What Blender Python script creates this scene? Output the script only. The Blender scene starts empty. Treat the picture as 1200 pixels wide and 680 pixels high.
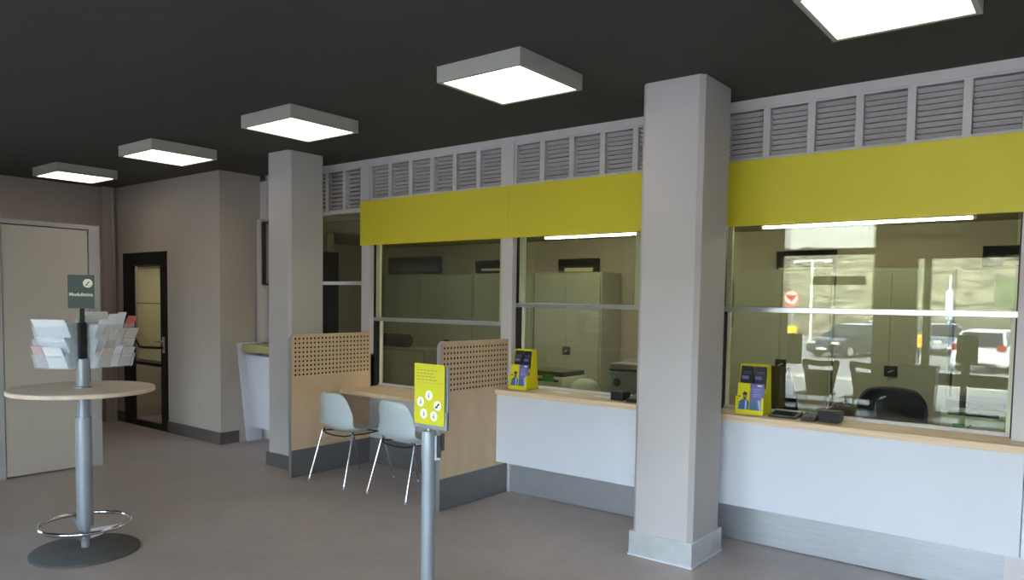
import bpy, bmesh, math, random
from mathutils import Vector, Matrix
random.seed(7)
S = bpy.context.scene
COL = S.collection
PI = math.pi

# ------------------------------------------------------------------ materials
def lin(c):
    return tuple(((v/255)/12.92 if v/255 <= .04045 else ((v/255+.055)/1.055)**2.4) for v in c)

def mat(name, rgb, rough=.5, metal=0.0, noise=.06, scale=6.0, bump=0.0, bscale=60.0, coat=0.0,
        emit=None, estr=0.0, stretch=(1, 1, 1), alpha=1.0, trans=0.0, ior=1.45, spec=.5):
    m = bpy.data.materials.new(name); m.use_nodes = True
    nt = m.node_tree; N = nt.nodes; L = nt.links
    b = N['Principled BSDF']
    b.inputs['Roughness'].default_value = rough
    b.inputs['Metallic'].default_value = metal
    b.inputs['Coat Weight'].default_value = coat
    b.inputs['Alpha'].default_value = alpha
    b.inputs['Transmission Weight'].default_value = trans
    b.inputs['IOR'].default_value = ior
    b.inputs['Specular IOR Level'].default_value = spec
    c = lin(rgb)
    tc = N.new('ShaderNodeTexCoord'); mp = N.new('ShaderNodeMapping')
    mp.inputs['Scale'].default_value = stretch
    L.new(tc.outputs['Object'], mp.inputs['Vector'])
    nz = N.new('ShaderNodeTexNoise'); nz.inputs['Scale'].default_value = scale; nz.inputs['Detail'].default_value = 5
    L.new(mp.outputs['Vector'], nz.inputs['Vector'])
    rp = N.new('ShaderNodeValToRGB')
    rp.color_ramp.elements[0].position = .3; rp.color_ramp.elements[1].position = .7
    rp.color_ramp.elements[0].color = tuple(v*(1-noise) for v in c)+(1,)
    rp.color_ramp.elements[1].color = tuple(min(1, v*(1+noise)) for v in c)+(1,)
    L.new(nz.outputs['Fac'], rp.inputs['Fac']); L.new(rp.outputs['Color'], b.inputs['Base Color'])
    if bump:
        n2 = N.new('ShaderNodeTexNoise'); n2.inputs['Scale'].default_value = bscale; n2.inputs['Detail'].default_value = 4
        L.new(mp.outputs['Vector'], n2.inputs['Vector'])
        bp = N.new('ShaderNodeBump'); bp.inputs['Strength'].default_value = bump; bp.inputs['Distance'].default_value = .01
        L.new(n2.outputs['Fac'], bp.inputs['Height']); L.new(bp.outputs['Normal'], b.inputs['Normal'])
    if emit:
        b.inputs['Emission Color'].default_value = lin(emit)+(1,); b.inputs['Emission Strength'].default_value = estr
    return m

def glass(name, tint=(240, 245, 240), f0=.04, rough=0.0):
    """thin architectural glazing: tinted transparency plus Schlick reflection at each face"""
    m = bpy.data.materials.new(name); m.use_nodes = True
    nt = m.node_tree; N = nt.nodes; L = nt.links; N.clear()
    out = N.new('ShaderNodeOutputMaterial'); mx = N.new('ShaderNodeMixShader')
    tr = N.new('ShaderNodeBsdfTransparent'); tr.inputs[0].default_value = lin(tint)+(1,)
    gl = N.new('ShaderNodeBsdfGlossy'); gl.inputs['Roughness'].default_value = rough
    ge = N.new('ShaderNodeNewGeometry'); dp = N.new('ShaderNodeVectorMath'); dp.operation = 'DOT_PRODUCT'
    L.new(ge.outputs['Incoming'], dp.inputs[0]); L.new(ge.outputs['Normal'], dp.inputs[1])
    def mth(op, a, bv=None, clamp=False):
        n = N.new('ShaderNodeMath'); n.operation = op; n.use_clamp = clamp
        for i, v in enumerate((a, bv)):
            if v is None: continue
            if isinstance(v, (int, float)): n.inputs[i].default_value = v
            else: L.new(v, n.inputs[i])
        return n.outputs[0]
    ab = mth('ABSOLUTE', dp.outputs['Value'])
    om = mth('SUBTRACT', 1.0, ab, True)
    p5 = mth('POWER', om, 5.0)
    fr = mth('ADD', mth('MULTIPLY', p5, 1-f0), f0, True)
    L.new(fr, mx.inputs[0]); L.new(tr.outputs[0], mx.inputs[1]); L.new(gl.outputs[0], mx.inputs[2])
    L.new(mx.outputs[0], out.inputs['Surface'])
    return m

def wood(name, a, b_, rough=.45, rot=None, sc=1.0):
    m = bpy.data.materials.new(name); m.use_nodes = True
    nt = m.node_tree; N = nt.nodes; L = nt.links; b = N['Principled BSDF']
    b.inputs['Roughness'].default_value = rough
    tc = N.new('ShaderNodeTexCoord'); mp = N.new('ShaderNodeMapping')
    mp.inputs['Scale'].default_value = rot or (2, 2, 30)
    L.new(tc.outputs['Object'], mp.inputs['Vector'])
    nz = N.new('ShaderNodeTexNoise'); nz.inputs['Scale'].default_value = 1.6*sc; nz.inputs['Detail'].default_value = 6
    nz.inputs['Distortion'].default_value = .6
    L.new(mp.outputs['Vector'], nz.inputs['Vector'])
    rp = N.new('ShaderNodeValToRGB'); rp.color_ramp.elements[0].position = .35; rp.color_ramp.elements[1].position = .68
    rp.color_ramp.elements[0].color = lin(a)+(1,); rp.color_ramp.elements[1].color = lin(b_)+(1,)
    L.new(nz.outputs['Fac'], rp.inputs['Fac']); L.new(rp.outputs['Color'], b.inputs['Base Color'])
    return m

M = {}
M['ceiling'] = mat('ceiling_paint', (66, 66, 64), .9, noise=.04)
M['wall'] = mat('wall_paint', (170, 160, 153), .85, noise=.03, scale=2, bump=.05, bscale=120)
M['column'] = mat('column_paint', (180, 176, 178), .7, noise=.02, scale=2, bump=.04, bscale=150)
M['panel'] = mat('booth_panel', (188, 179, 170), .6, noise=.02, scale=2)
M['jamb'] = mat('booth_jamb', (172, 170, 170), .5, noise=.02)
M['white'] = mat('white_laminate', (204, 206, 218), .4, noise=.015, scale=2)
M['frame'] = mat('window_frame_paint', (196, 191, 193), .5, noise=.02)
M['alu'] = mat('aluminium', (190, 192, 196), .32, metal=.85, noise=.04)
M['cream'] = mat('sash_cream', (214, 214, 190), .45, noise=.02)
M['dark'] = mat('black_plastic', (18, 18, 20), .45, noise=.1, scale=20)
M['blackpaint'] = mat('black_door_paint', (7, 13, 12), .35, noise=.1, spec=.3)
M['rubber'] = mat('base_cast_iron', (84, 85, 85), .7, noise=.12, scale=12, bump=.2, bscale=80)
M['steel'] = mat('brushed_steel', (180, 182, 190), .32, metal=.65, noise=.07, scale=3, stretch=(2, 2, 60))
M['darksteel'] = mat('dark_brushed_steel', (122, 121, 124), .42, metal=.5, noise=.07, scale=3, stretch=(2, 2, 60))
M['colskirt'] = mat('column_skirt_steel', (206, 209, 214), .3, metal=.5, noise=.08, scale=9)
M['chrome'] = mat('chrome', (222, 224, 230), .12, metal=1.0, noise=.02)
M['greypole'] = mat('grey_powder_coat', (150, 158, 168), .4, metal=.35, noise=.03)
M['base'] = mat('baseboard_grey', (88, 82, 80), .5, noise=.05)
M['louvreback'] = mat('louvre_backing', (112, 108, 106), .8)
M['yellow'] = mat('yellow_laminate', (208, 196, 50), .45, noise=.03, scale=1.5)
M['wood'] = wood('partition_beech', (196, 168, 138), (210, 184, 155), rot=(30, 2, 1.2))
M['woodtop'] = wood('worktop_beech', (204, 176, 144), (224, 200, 170), rot=(1.5, 30, 30))
M['tabletop'] = wood('table_top_birch', (206, 186, 166), (222, 204, 186), rot=(18, 3, 18))
M['olive'] = mat('olive_wood_edge', (160, 150, 104), .5)
M['shell'] = mat('chair_shell_plastic', (190, 202, 208), .35, noise=.02, scale=3)
M['cab'] = mat('cabinet_grey_green', (150, 152, 134), .5, noise=.02, scale=2)
M['cabside'] = M['cab']
M['office'] = mat('office_wall_paint', (158, 148, 132), .9, noise=.02)
M['officefloor'] = mat('office_floor', (96, 92, 88), .6)
M['diff'] = mat('light_diffuser', (255, 250, 240), .5, emit=(255, 240, 212), estr=1.5, noise=0)
M['lampframe'] = mat('lamp_frame_paint', (168, 166, 161), .5, noise=.02)
M['tube'] = mat('tube_emitter', (255, 255, 255), .5, emit=(255, 246, 232), estr=30, noise=0)
M['glass'] = glass('clear_glass', (243, 245, 238), .045)
M['glasslow'] = glass('green_tinted_glass', (228, 232, 221), .05)
M['facadeglass'] = glass('facade_glass', (246, 249, 247), .03)
M['transom'] = glass('sky_dimming_transom', (196, 194, 192), .03)  # tint put into the glass to dim the bright sky behind it
M['acryl'] = mat('frosted_acrylic', (226, 234, 244), .25, noise=.02, alpha=.26)
M['paper'] = mat('paper_white', (238, 241, 248), .7, noise=.04, scale=25)
M['paperg'] = mat('paper_greyish', (204, 198, 198), .7, noise=.08, scale=30)
M['paperp'] = mat('paper_beige', (212, 200, 190), .7, noise=.08, scale=30)
M['paperr'] = mat('paper_red', (206, 112, 112), .7, noise=.1, scale=30)
M['pink'] = mat('print_pink', (206, 180, 186), .7, noise=.1, scale=30)
M['green'] = mat('sign_dark_green', (34, 52, 46), .5, noise=.03)
M['offwhite'] = mat('print_off_white', (222, 222, 200), .6, noise=.0)
M['signyellow'] = mat('sign_yellow', (202, 198, 36), .4, noise=.02)
M['icon'] = mat('icon_white', (240, 240, 232), .5, noise=0)
M['iconline'] = mat('icon_line', (150, 150, 90), .6, noise=0)
M['ink'] = mat('print_black', (30, 32, 34), .6, noise=0)
M['cardyellow'] = mat('card_yellow', (214, 206, 20), .5, noise=.04)
M['purple'] = mat('print_purple', (112, 104, 178), .5, noise=.12, scale=40)
M['navy'] = mat('print_navy', (28, 28, 46), .5, noise=.3, scale=60)
M['blue'] = mat('print_blue', (64, 96, 156), .5, noise=.2, scale=50)
M['skin'] = mat('print_skin', (166, 112, 84), .6, noise=.1, scale=50)
M['lblue'] = mat('print_light_blue', (176, 200, 232), .5, noise=.1, scale=50)
M['grn'] = mat('label_green', (20, 130, 90), .5, noise=.02)
M['printer'] = mat('printer_pale_grey', (196, 202, 184), .45, noise=.03)
M['printerd'] = mat('printer_mid_grey', (124, 120, 110), .5, noise=.05)
M['teal'] = mat('folder_blue', (70, 110, 140), .5, noise=.1)
M['brown'] = mat('brown_cloth', (84, 74, 62), .9, noise=.15, scale=20)
M['brownwood'] = mat('dark_wood', (104, 72, 44), .6, noise=.1)
M['darkglass'] = mat('dark_window_pane', (30, 38, 42), .1, noise=.1, spec=.8)
M['palebar'] = mat('pale_bar', (220, 208, 170), .5)

def transl(name, rgb, f=.6):
    m = bpy.data.materials.new(name); m.use_nodes = True
    nt = m.node_tree; N = nt.nodes; L = nt.links; N.clear()
    out = N.new('ShaderNodeOutputMaterial'); mx = N.new('ShaderNodeMixShader'); mx.inputs[0].default_value = f
    a = N.new('ShaderNodeBsdfDiffuse'); t = N.new('ShaderNodeBsdfTranslucent')
    for n in (a, t): n.inputs[0].default_value = lin(rgb)+(1,)
    L.new(a.outputs[0], mx.inputs[1]); L.new(t.outputs[0], mx.inputs[2]); L.new(mx.outputs[0], out.inputs[0])
    return m
M['poster'] = transl('poster_lime', (250, 253, 228))
M['blind'] = transl('blind_slat', (246, 240, 216), .35)
M['void'] = mat('matt_black', (5, 6, 7), .85, spec=.1, noise=0)
def floor_mat():
    m = bpy.data.materials.new('resin_floor'); m.use_nodes = True
    nt = m.node_tree; N = nt.nodes; L = nt.links; b = N['Principled BSDF']
    tc = N.new('ShaderNodeTexCoord')
    n1 = N.new('ShaderNodeTexNoise'); n1.inputs['Scale'].default_value = 1.3; n1.inputs['Detail'].default_value = 8; n1.inputs['Roughness'].default_value = .62; n1.inputs['Distortion'].default_value = .5
    n2 = N.new('ShaderNodeTexNoise'); n2.inputs['Scale'].default_value = 7; n2.inputs['Detail'].default_value = 8; n2.inputs['Distortion'].default_value = .8
    for n in (n1, n2): L.new(tc.outputs['Object'], n.inputs['Vector'])
    mx = N.new('ShaderNodeMix'); mx.data_type = 'FLOAT'; mx.inputs[0].default_value = .45
    L.new(n1.outputs['Fac'], mx.inputs[2]); L.new(n2.outputs['Fac'], mx.inputs[3])
    rp = N.new('ShaderNodeValToRGB'); e = rp.color_ramp.elements
    e[0].position = .36; e[1].position = .64
    e[0].color = lin((164, 153, 149))+(1,); e[1].color = lin((180, 169, 165))+(1,)
    L.new(mx.outputs[0], rp.inputs['Fac']); L.new(rp.outputs['Color'], b.inputs['Base Color'])
    r2 = N.new('ShaderNodeMapRange'); r2.inputs[3].default_value = .36; r2.inputs[4].default_value = .52
    L.new(n2.outputs['Fac'], r2.inputs[0]); L.new(r2.outputs[0], b.inputs['Roughness'])
    bp = N.new('ShaderNodeBump'); bp.inputs['Strength'].default_value = .06; bp.inputs['Distance'].default_value = .01
    L.new(n2.outputs['Fac'], bp.inputs['Height']); L.new(bp.outputs['Normal'], b.inputs['Normal'])
    return m
M['floor'] = floor_mat()

# ------------------------------------------------------------------ builders
def box(bm, x0, x1, y0, y1, z0, z1, bev=0.0):
    g = bmesh.ops.create_cube(bm, size=1.0)
    vs = g['verts']
    for v in vs:
        v.co = Vector(((x0+x1)/2+v.co.x*(x1-x0), (y0+y1)/2+v.co.y*(y1-y0), (z0+z1)/2+v.co.z*(z1-z0)))
    if bev:
        es = list({e for v in vs for e in v.link_edges})
        bmesh.ops.bevel(bm, geom=es, offset=bev, segments=2, profile=.5, affect='EDGES')
    return vs

def obox(bm, c, ux, uy, uz, sx, sy, sz, bev=0.0):
    """box at c with its own axes and full sizes"""
    ux, uy, uz = Vector(ux).normalized(), Vector(uy).normalized(), Vector(uz).normalized()
    g = bmesh.ops.create_cube(bm, size=1.0); vs = g['verts']
    for v in vs:
        v.co = Vector(c)+ux*v.co.x*sx+uy*v.co.y*sy+uz*v.co.z*sz
    if bev:
        es = list({e for v in vs for e in v.link_edges})
        bmesh.ops.bevel(bm, geom=es, offset=bev, segments=2, profile=.5, affect='EDGES')
    return vs

def prism(bm, pts, d):
    """pts: list of 3D points of a planar polygon, swept by vector d"""
    d = Vector(d)
    a = [bm.verts.new(Vector(p)) for p in pts]; b = [bm.verts.new(Vector(p)+d) for p in pts]
    n = len(pts)
    bm.faces.new(a); bm.faces.new(list(reversed(b)))
    for i in range(n):
        bm.faces.new((a[i], b[i], b[(i+1) % n], a[(i+1) % n]))

def tube(bm, pts, r, seg=10, closed=False, caps=True):
    pts = [Vector(p) for p in pts]; n = len(pts); rings = []
    rr = r if isinstance(r, (list, tuple)) else [r]*n
    up = None
    for i, p in enumerate(pts):
        if closed: t = (pts[(i+1) % n]-pts[i-1]).normalized()
        elif i == 0: t = (pts[1]-p).normalized()
        elif i == n-1: t = (p-pts[i-1]).normalized()
        else: t = (pts[i+1]-pts[i-1]).normalized()
        if up is None:
            up = Vector((0, 0, 1)) if abs(t.z) < .9 else Vector((1, 0, 0))
        a = t.cross(up).normalized(); b = t.cross(a).normalized(); up = -b if b.dot(up) < 0 else b
        a = t.cross(up).normalized()
        rings.append([bm.verts.new(p+(a*math.cos(2*PI*k/seg)+up*math.sin(2*PI*k/seg))*rr[i]) for k in range(seg)])
    m = n if closed else n-1
    for i in range(m):
        A, B = rings[i], rings[(i+1) % n]
        for k in range(seg):
            bm.faces.new((A[k], A[(k+1) % seg], B[(k+1) % seg], B[k]))
    if not closed and caps:
        bm.faces.new(list(reversed(rings[0]))); bm.faces.new(rings[-1])

def lathe(bm, prof, c=(0, 0, 0), seg=40, sx=1.0, sy=1.0):
    """prof: list of (r, z)"""
    c = Vector(c); rings = []
    for r, z in prof:
        if r < 1e-5: rings.append([bm.verts.new(c+Vector((0, 0, z)))])
        else: rings.append([bm.verts.new(c+Vector((r*sx*math.cos(2*PI*k/seg), r*sy*math.sin(2*PI*k/seg), z))) for k in range(seg)])
    for A, B in zip(rings, rings[1:]):
        for k in range(seg):
            k2 = (k+1) % seg
            if len(A) == 1 and len(B) == 1: continue
            if len(A) == 1: bm.faces.new((A[0], B[k], B[k2]))
            elif len(B) == 1: bm.faces.new((A[k], A[k2], B[0]))
            else: bm.faces.new((A[k], A[k2], B[k2], B[k]))

def BM(): return bmesh.new()

def obj(name, bm, m, parent=None, smooth=False, label=None):
    bmesh.ops.recalc_face_normals(bm, faces=bm.faces[:])
    me = bpy.data.meshes.new(name); bm.to_mesh(me); bm.free()
    mm = m if isinstance(m, (list, tuple)) else [m]
    for x in mm: me.materials.append(M[x] if isinstance(x, str) else x)
    if smooth:
        for p in me.polygons: p.use_smooth = True
        try: me.set_sharp_from_angle(angle=math.radians(40))
        except Exception: pass
    o = bpy.data.objects.new(name, me); COL.objects.link(o)
    if parent is not None:
        o.parent = parent
        wl = wloc(parent)
        for v in me.vertices: v.co -= wl            # builders work in room coordinates; the parent sits at its own base
    else:
        # put the origin at the mesh's own base
        if len(me.vertices):
            xs = [v.co.x for v in me.vertices]; ys = [v.co.y for v in me.vertices]; zs = [v.co.z for v in me.vertices]
            c = Vector(((min(xs)+max(xs))/2, (min(ys)+max(ys))/2, min(zs)))
            for v in me.vertices: v.co -= c
            o.location = c
    if label: o['label'] = label
    return o

def wloc(o):
    p = Vector((0, 0, 0))
    while o is not None:
        p += o.location; o = o.parent
    return p

def thing(name, label, cat, loc=(0, 0, 0), group=None):
    o = bpy.data.objects.new(name, None); COL.objects.link(o); o.location = loc
    o.empty_display_size = .1
    o['label'] = label; o['category'] = cat
    if group: o['group'] = group
    return o

def tag(o, label, cat, group=None):
    o['label'] = label; o['category'] = cat
    if group: o['group'] = group
    return o

def struct(name, bm, m, parent=None, label=None, smooth=False):
    o = obj(name, bm, m, parent, smooth)
    if parent is None:
        o['kind'] = 'structure'
        if label: o['label'] = label
        o['category'] = name.split('_')[0]
    return o

def sthing(name, label, loc):
    o = bpy.data.objects.new(name, None); COL.objects.link(o); o.location = loc
    o.empty_display_size = .1
    o['kind'] = 'structure'; o['label'] = label; o['category'] = name.split('_')[0]
    return o

def copy_tree(o, parent=None):
    c = o.copy(); COL.objects.link(c); c.parent = parent
    for ch in list(o.children): copy_tree(ch, c)
    return c

def text(name, s, size, c, ux, uy, m, parent, depth=.0008, bold=.0):
    """flat lettering: c is the centre, ux reading direction, uy up"""
    cu = bpy.data.curves.new(name+'_curve', 'FONT'); cu.body = s; cu.size = size
    cu.align_x = 'CENTER'; cu.align_y = 'CENTER'; cu.extrude = depth; cu.offset = bold
    t = bpy.data.objects.new(name+'_tmp', cu); COL.objects.link(t)
    dg = bpy.context.evaluated_depsgraph_get()
    me = bpy.data.meshes.new_from_object(t.evaluated_get(dg)); bpy.data.objects.remove(t)
    bpy.data.curves.remove(cu)
    ux = Vector(ux).normalized(); uy = Vector(uy).normalized(); uz = ux.cross(uy)
    wl = wloc(parent)
    for v in me.vertices: v.co = Vector(c)+ux*v.co.x+uy*v.co.y+uz*v.co.z-wl
    me.materials.clear(); me.materials.append(M[m]); me.name = name
    o = bpy.data.objects.new(name, me); COL.objects.link(o); o.parent = parent
    return o

CEIL = 2.945
YW = 4.88        # plane of the counter wall
YF = -2.5        # street front
YB = 8.1         # back of the office
XL = -9.88; XR = 3.6

# ------------------------------------------------------------------ shell of the hall
b = BM(); box(b, XL-.3, XR+.3, YF-.05, YB+.3, -.3, 0)
struct('floor', b, 'floor', label='grey-brown resin floor of the hall')
b = BM(); box(b, XL-.3, XR+.3, YF-.3, YB+.3, CEIL, CEIL+.35)
struct('ceiling', b, 'ceiling', label='dark charcoal ceiling of the hall')
b = BM(); box(b, XL-.25, XL, YF-.3, -1.6, 0, CEIL); box(b, XL-.25, XL, .6, 4.39+1.5, 0, CEIL); box(b, XL-.25, XL, -1.6, .6, 0, .9); box(b, XL-.25, XL, -1.6, .6, 2.5, CEIL)
struct('wall_left', b, 'wall', label='far left wall behind the grey booth')
b = BM(); box(b, XR, XR+.25, YF-.3, YB+.3, 0, CEIL)
struct('wall_right', b, 'wall', label='right end wall of the hall')
# wall with the black door: pieces round the opening, then the return to the counter wall
DX0, DX1, DZ = -9.6, -8.53, 2.12
b = BM()
box(b, XL, DX0, 4.39, 4.5, 0, CEIL); box(b, DX0, DX1, 4.39, 4.5, DZ, CEIL); box(b, DX1, -7.41, 4.39, 4.5, 0, CEIL)
box(b, -7.53, -7.41, 4.5, YW+.12, 0, CEIL)
struct('wall_back', b, 'wall', label='taupe wall around the black glazed door, with its corner')
b = BM()
box(b, DX1+.0, -7.395, 4.374, 4.39, 0, .13); box(b, XL, DX0, 4.374, 4.39, 0, .13); box(b, -7.41, -7.395, 4.39, 4.60, 0, .13)
struct('baseboard_back', b, 'base')
b = BM(); box(b, XL, XL+.015, 3.0, 4.374, 0, .13)
struct('baseboard_left', b, 'base')
b = BM(); box(b, XL, XL+.10, 4.23, 4.385, .0, CEIL-.0); 
tube(b, [(XL+.14, 4.33, .02), (XL+.14, 4.33, CEIL-.02)], .018)
struct('trim_1', b, 'wall', label='pilaster and pipe in the far corner')

# grey booth wall with its door leaf, left edge of the picture
bx = -7.32
b = BM()
box(b, bx-.12, bx, 1.0, 2.335, 0, 2.236)
box(b, bx-.12, bx, 3.035, 3.127, 0, 2.236)
box(b, bx-.12, bx, 2.335, 3.035, 2.196, 2.236)
struct('wall_booth', b, 'jamb', label='light grey booth wall framing the plain door')
d = sthing('door_1', 'plain taupe flush door set in the light grey booth wall', (bx, 2.685, 0))
b = BM(); box(b, bx-.06, bx-.012, 2.342, 3.028, .012, 2.188, .003); obj('door_leaf', b, 'panel', d)
b = BM(); box(b, bx-.11, bx-.065, 2.336, 3.034, .0, 2.195); obj('door_rebate', b, 'dark', d)

# ------------------------------------------------------------------ black glazed door
d = sthing('door_2', 'black framed glass door with blinds, in the taupe wall', ((DX0+DX1)/2, 4.40, 0))
gx0, gx1, gz0, gz1 = -9.39, -8.67, .07, 1.965
b = BM()
box(b, DX0, gx0, 4.375, 4.43, 0.0, DZ, .004); box(b, gx1, DX1, 4.375, 4.43, 0.0, DZ, .004)
box(b, gx0, gx1, 4.375, 4.43, gz1, DZ, .004); box(b, gx0, gx1, 4.375, 4.43, 0.0, gz0, .004)
obj('door_frame', b, 'blackpaint', d)
b = BM(); box(b, gx0, gx1, 4.385, 4.415, .755, .795); obj('middle_rail', b, 'blackpaint', d)
b = BM(); box(b, gx0, gx1, 4.398, 4.404, gz0, gz1); obj('pane', b, 'glass', d)
b = BM(); tube(b, [(-9.36, 4.35, 1.16), (-9.10, 4.33, .985), (-9.02, 4.33, .98), (-8.62, 4.33, .992), (-8.60, 4.37, .992)], .014, 8)
obj('push_bar', b, 'blackpaint', d, True)
b = BM(); tube(b, [(-8.60, 4.375, 1.065), (-8.60, 4.32, 1.065)], .014, 8); tube(b, [(-8.60, 4.325, 1.065), (-8.70, 4.325, 1.065)], .010, 8)
box(b, -8.625, -8.575, 4.368, 4.376, .93, 1.12, .004)
obj('door_handle', b, 'alu', d, label='small silver lever handle')
# blinds inside
bl = thing('window_blind', 'pale closed slat blind hanging behind the black glazed door', 'blind', (-9.03, 4.47, .8))
b = BM()
z = .82
while z < 1.96:
    obox(b, (-9.03, 4.455, z), (1, 0, 0), (0, .6, .8), (0, -.8, .6), .715, .033, .0015); z += .028
obj('slats', b, 'blind', bl)
b = BM(); box(b, -9.39, -8.67, 4.44, 4.475, .80, .815); obj('bottom_rail', b, 'printerd', bl)
b = BM(); box(b, -9.39, -8.67, 4.436, 4.475, 1.955, 1.985); obj('head_rail', b, 'printerd', bl)
b = BM(); box(b, -9.39, -8.67, 4.436, 4.44, 1.50, 1.512); obj('joining_rail', b, 'printerd', bl)
b = BM()
for x in (-9.2, -9.0, -8.85): tube(b, [(x, 4.437, .81), (x, 4.437, 1.96)], .0007, 5)
obj('cords', b, 'blind', bl)
# room behind the door
b = BM()
box(b, XL, -7.53, 5.9, 6.0, 0, CEIL)
struct('wall_store', b, 'office', label='pale wall of the small room behind the black door')
b = BM(); box(b, XL, -7.53, 4.5, 5.9, 2.6, 2.7); struct('trim_store_ceiling', b, 'office')
STORE = True
st = thing('storage_heater', 'pale green heater on the floor behind the black glazed door', 'heater', (-8.95, 5.1, 0))
b = BM(); box(b, -9.35, -8.6, 5.0, 5.2, .12, .72, .02); obj('body', b, 'printer', st)
for x in (-9.25, -8.7):
    b = BM(); box(b, x-.03, x+.03, 5.02, 5.18, 0, .12); obj('foot', b, 'dark', st)

# ------------------------------------------------------------------ columns
def column(x0, x1, y0, y1, ch, label, skh=.155, zc=CEIL):
    c = sthing('column_%d' % (1 if x0 < -4 else 2), label, ((x0+x1)/2, (y0+y1)/2, 0))
    b = BM()
    pts = [(x0+ch, y0, 0), (x1-ch, y0, 0), (x1, y0+ch, 0), (x1, y1-ch, 0), (x1-ch, y1, 0), (x0+ch, y1, 0), (x0, y1-ch, 0), (x0, y0+ch, 0)]
    prism(b, pts, (0, 0, zc)); obj('shaft', b, 'column', c)
    b = BM(); e = .012
    box(b, x0-e, x1+e, y0-e, y1+e, 0, skh, .003); obj('skirt', b, 'colskirt' if x0 > -4 else 'darksteel', c)
    b = BM(); e = .018
    box(b, x0-e, x1+e, y0-e, y1+e, 0, .012, .003); obj('bead', b, 'white' if x0 > -4 else 'darksteel', c)
column(-6.19, -5.845, 4.15, 4.55, .028, 'slim square grey column standing beside the left beech partition', .13)
column(-2.27, -1.865, 4.17, 4.60, .028, 'large square grey column with silver skirt in front of the white counter')

# ------------------------------------------------------------------ counter wall: head, posts, louvres, fascia
b = BM()
box(b, -7.41, XR, YW, YW+.10, 2.885, CEIL)
struct('trim_2', b, 'frame', label='white head rail under the ceiling above the louvres')
POSTS = [-5.637, -3.875, -2.085, -.28, 1.62]
def post(x, n, label, z0=0.0):
    b = BM(); box(b, x-.057, x+.057, YW-.004, YW+.115, z0, CEIL-.0)
    struct('trim_%d' % n, b, 'frame', label=label)
for i, x in enumerate(POSTS):
    post(x, 3+i, ['white post left of the glazed bay over the desk', 'white post between the desk bay and the second bay', 'white post behind the large column', 'white post at the right edge of the counter window', 'white post beyond the right edge'][i])

def louvre(x0, x1, z0, z1, nb, label, kids=True):
    g = thing('louvre_grille', label, 'louvre', ((x0+x1)/2, YW+.03, z0), 'white louvred grilles above the counter')
    w = (x1-x0)/nb; fw = .022
    b = BM()
    for i in range(nb+1):
        x = x0+i*w
        a, c = (x-fw, x+fw)
        if i == 0: a = x
        if i == nb: c = x
        box(b, a, c, YW+.002, YW+.06, z0, z1)
    box(b, x0, x1, YW+.004, YW+.06, z0, z0+.022); box(b, x0, x1, YW+.004, YW+.06, z1-.012, z1)
    obj('frame', b, 'frame', g)
    for i in range(nb):
        a = x0+i*w+fw+.001 if i else x0+fw; c = x0+(i+1)*w-fw-.001
        b = BM()
        pitch = (z1-z0-.04)/9
        for k in range(9):
            z = z0+.024+pitch*(k+.5)
            obox(b, ((a+c)/2, YW+.034, z), (1, 0, 0), (0, .90, -.436), (0, .436, .90), c-a-.006, .038, .004)
        obj('louvre_slats', b, 'frame', g)
    b = BM(); box(b, x0, x1, YW+.062, YW+.07, z0, z1); obj('backing', b, M['louvreback'], g)
    return g
FZ0, FZ1 = 2.12, 2.545
louvre(-7.30, -5.70, 2.47, 2.884, 6, 'white louvred grille at the left end, passing behind the slim column, lower than the others')
louvre(-5.575, -3.935, FZ1, 2.884, 6, 'white six-bay louvred grille above the left yellow board')
louvre(-3.815, -2.145, FZ1, 2.884, 6, 'white louvred grille just left of the large column')
louvre(-2.025, -.34, FZ1, 2.884, 6, 'white louvred grille at the top right, right of the large column')
louvre(-.22, 1.56, FZ1, 2.884, 6, 'white louvred grille beyond the right edge of the photo')

def fascia(x0, x1, label):
    b = BM(); box(b, x0, x1, YW-.028, YW-.004, FZ0, FZ1, .002)
    tag(obj('fascia_board', b, 'yellow'), label, 'fascia board', 'yellow fascia boards over the counter')
fascia(-5.69, -3.853, 'plain yellow fascia board over the desk bay, leftmost of the row')
fascia(-3.851, -2.115, 'plain yellow fascia board directly left of the large column')
fascia(-2.113, -.0, 'plain yellow fascia board at the right, right of the large column')
fascia(.002, 1.62, 'plain yellow fascia board beyond the right edge of the photo')

# ------------------------------------------------------------------ sash windows
def sash(n, x0, x1, z0, zb, z1, label, ylow=5.01, yup=4.945, sidew=.055, right=True):
    g = sthing('window_%d' % n, label, ((x0+x1)/2, 4.95, z0))
    b = BM(); box(b, x0, x1, yup-.014, yup+.022, zb-.018, zb+.018, .003); obj('meeting_bar', b, 'alu', g)
    b = BM(); box(b, x0+.02, x0+.02+sidew, yup+.002, yup+.022, zb+.018, z1)
    if right: box(b, x1-.02-sidew, x1-.02, yup+.002, yup+.022, zb+.018, z1)
    obj('upper_stiles', b, 'cream', g)
    b = BM(); box(b, x0+.004, x1-.004, yup-.003, yup+.001, zb+.018, z1); obj('upper_pane', b, 'glass', g)
    b = BM(); box(b, x0+.03, x1-.03, ylow, ylow+.004, z0+.02, z1); obj('lower_pane', b, 'glasslow', g)
    b = BM(); box(b, x0+.015, x0+.036, ylow-.012, ylow+.018, z0, zb); box(b, x1-.036, x1-.015, ylow-.012, ylow+.018, z0, zb); obj('guide_strips', b, 'cream', g)
    b = BM(); box(b, x0, x1, ylow-.02, ylow+.025, z0, z0+.02); obj('bottom_rail', b, 'frame', g)
    b = BM(); box(b, x0, x0+.012, yup-.01, ylow+.03, z0, z1); box(b, x1-.012, x1, yup-.01, ylow+.03, z0, z1); obj('seals', b, 'dark', g)
    return g
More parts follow.
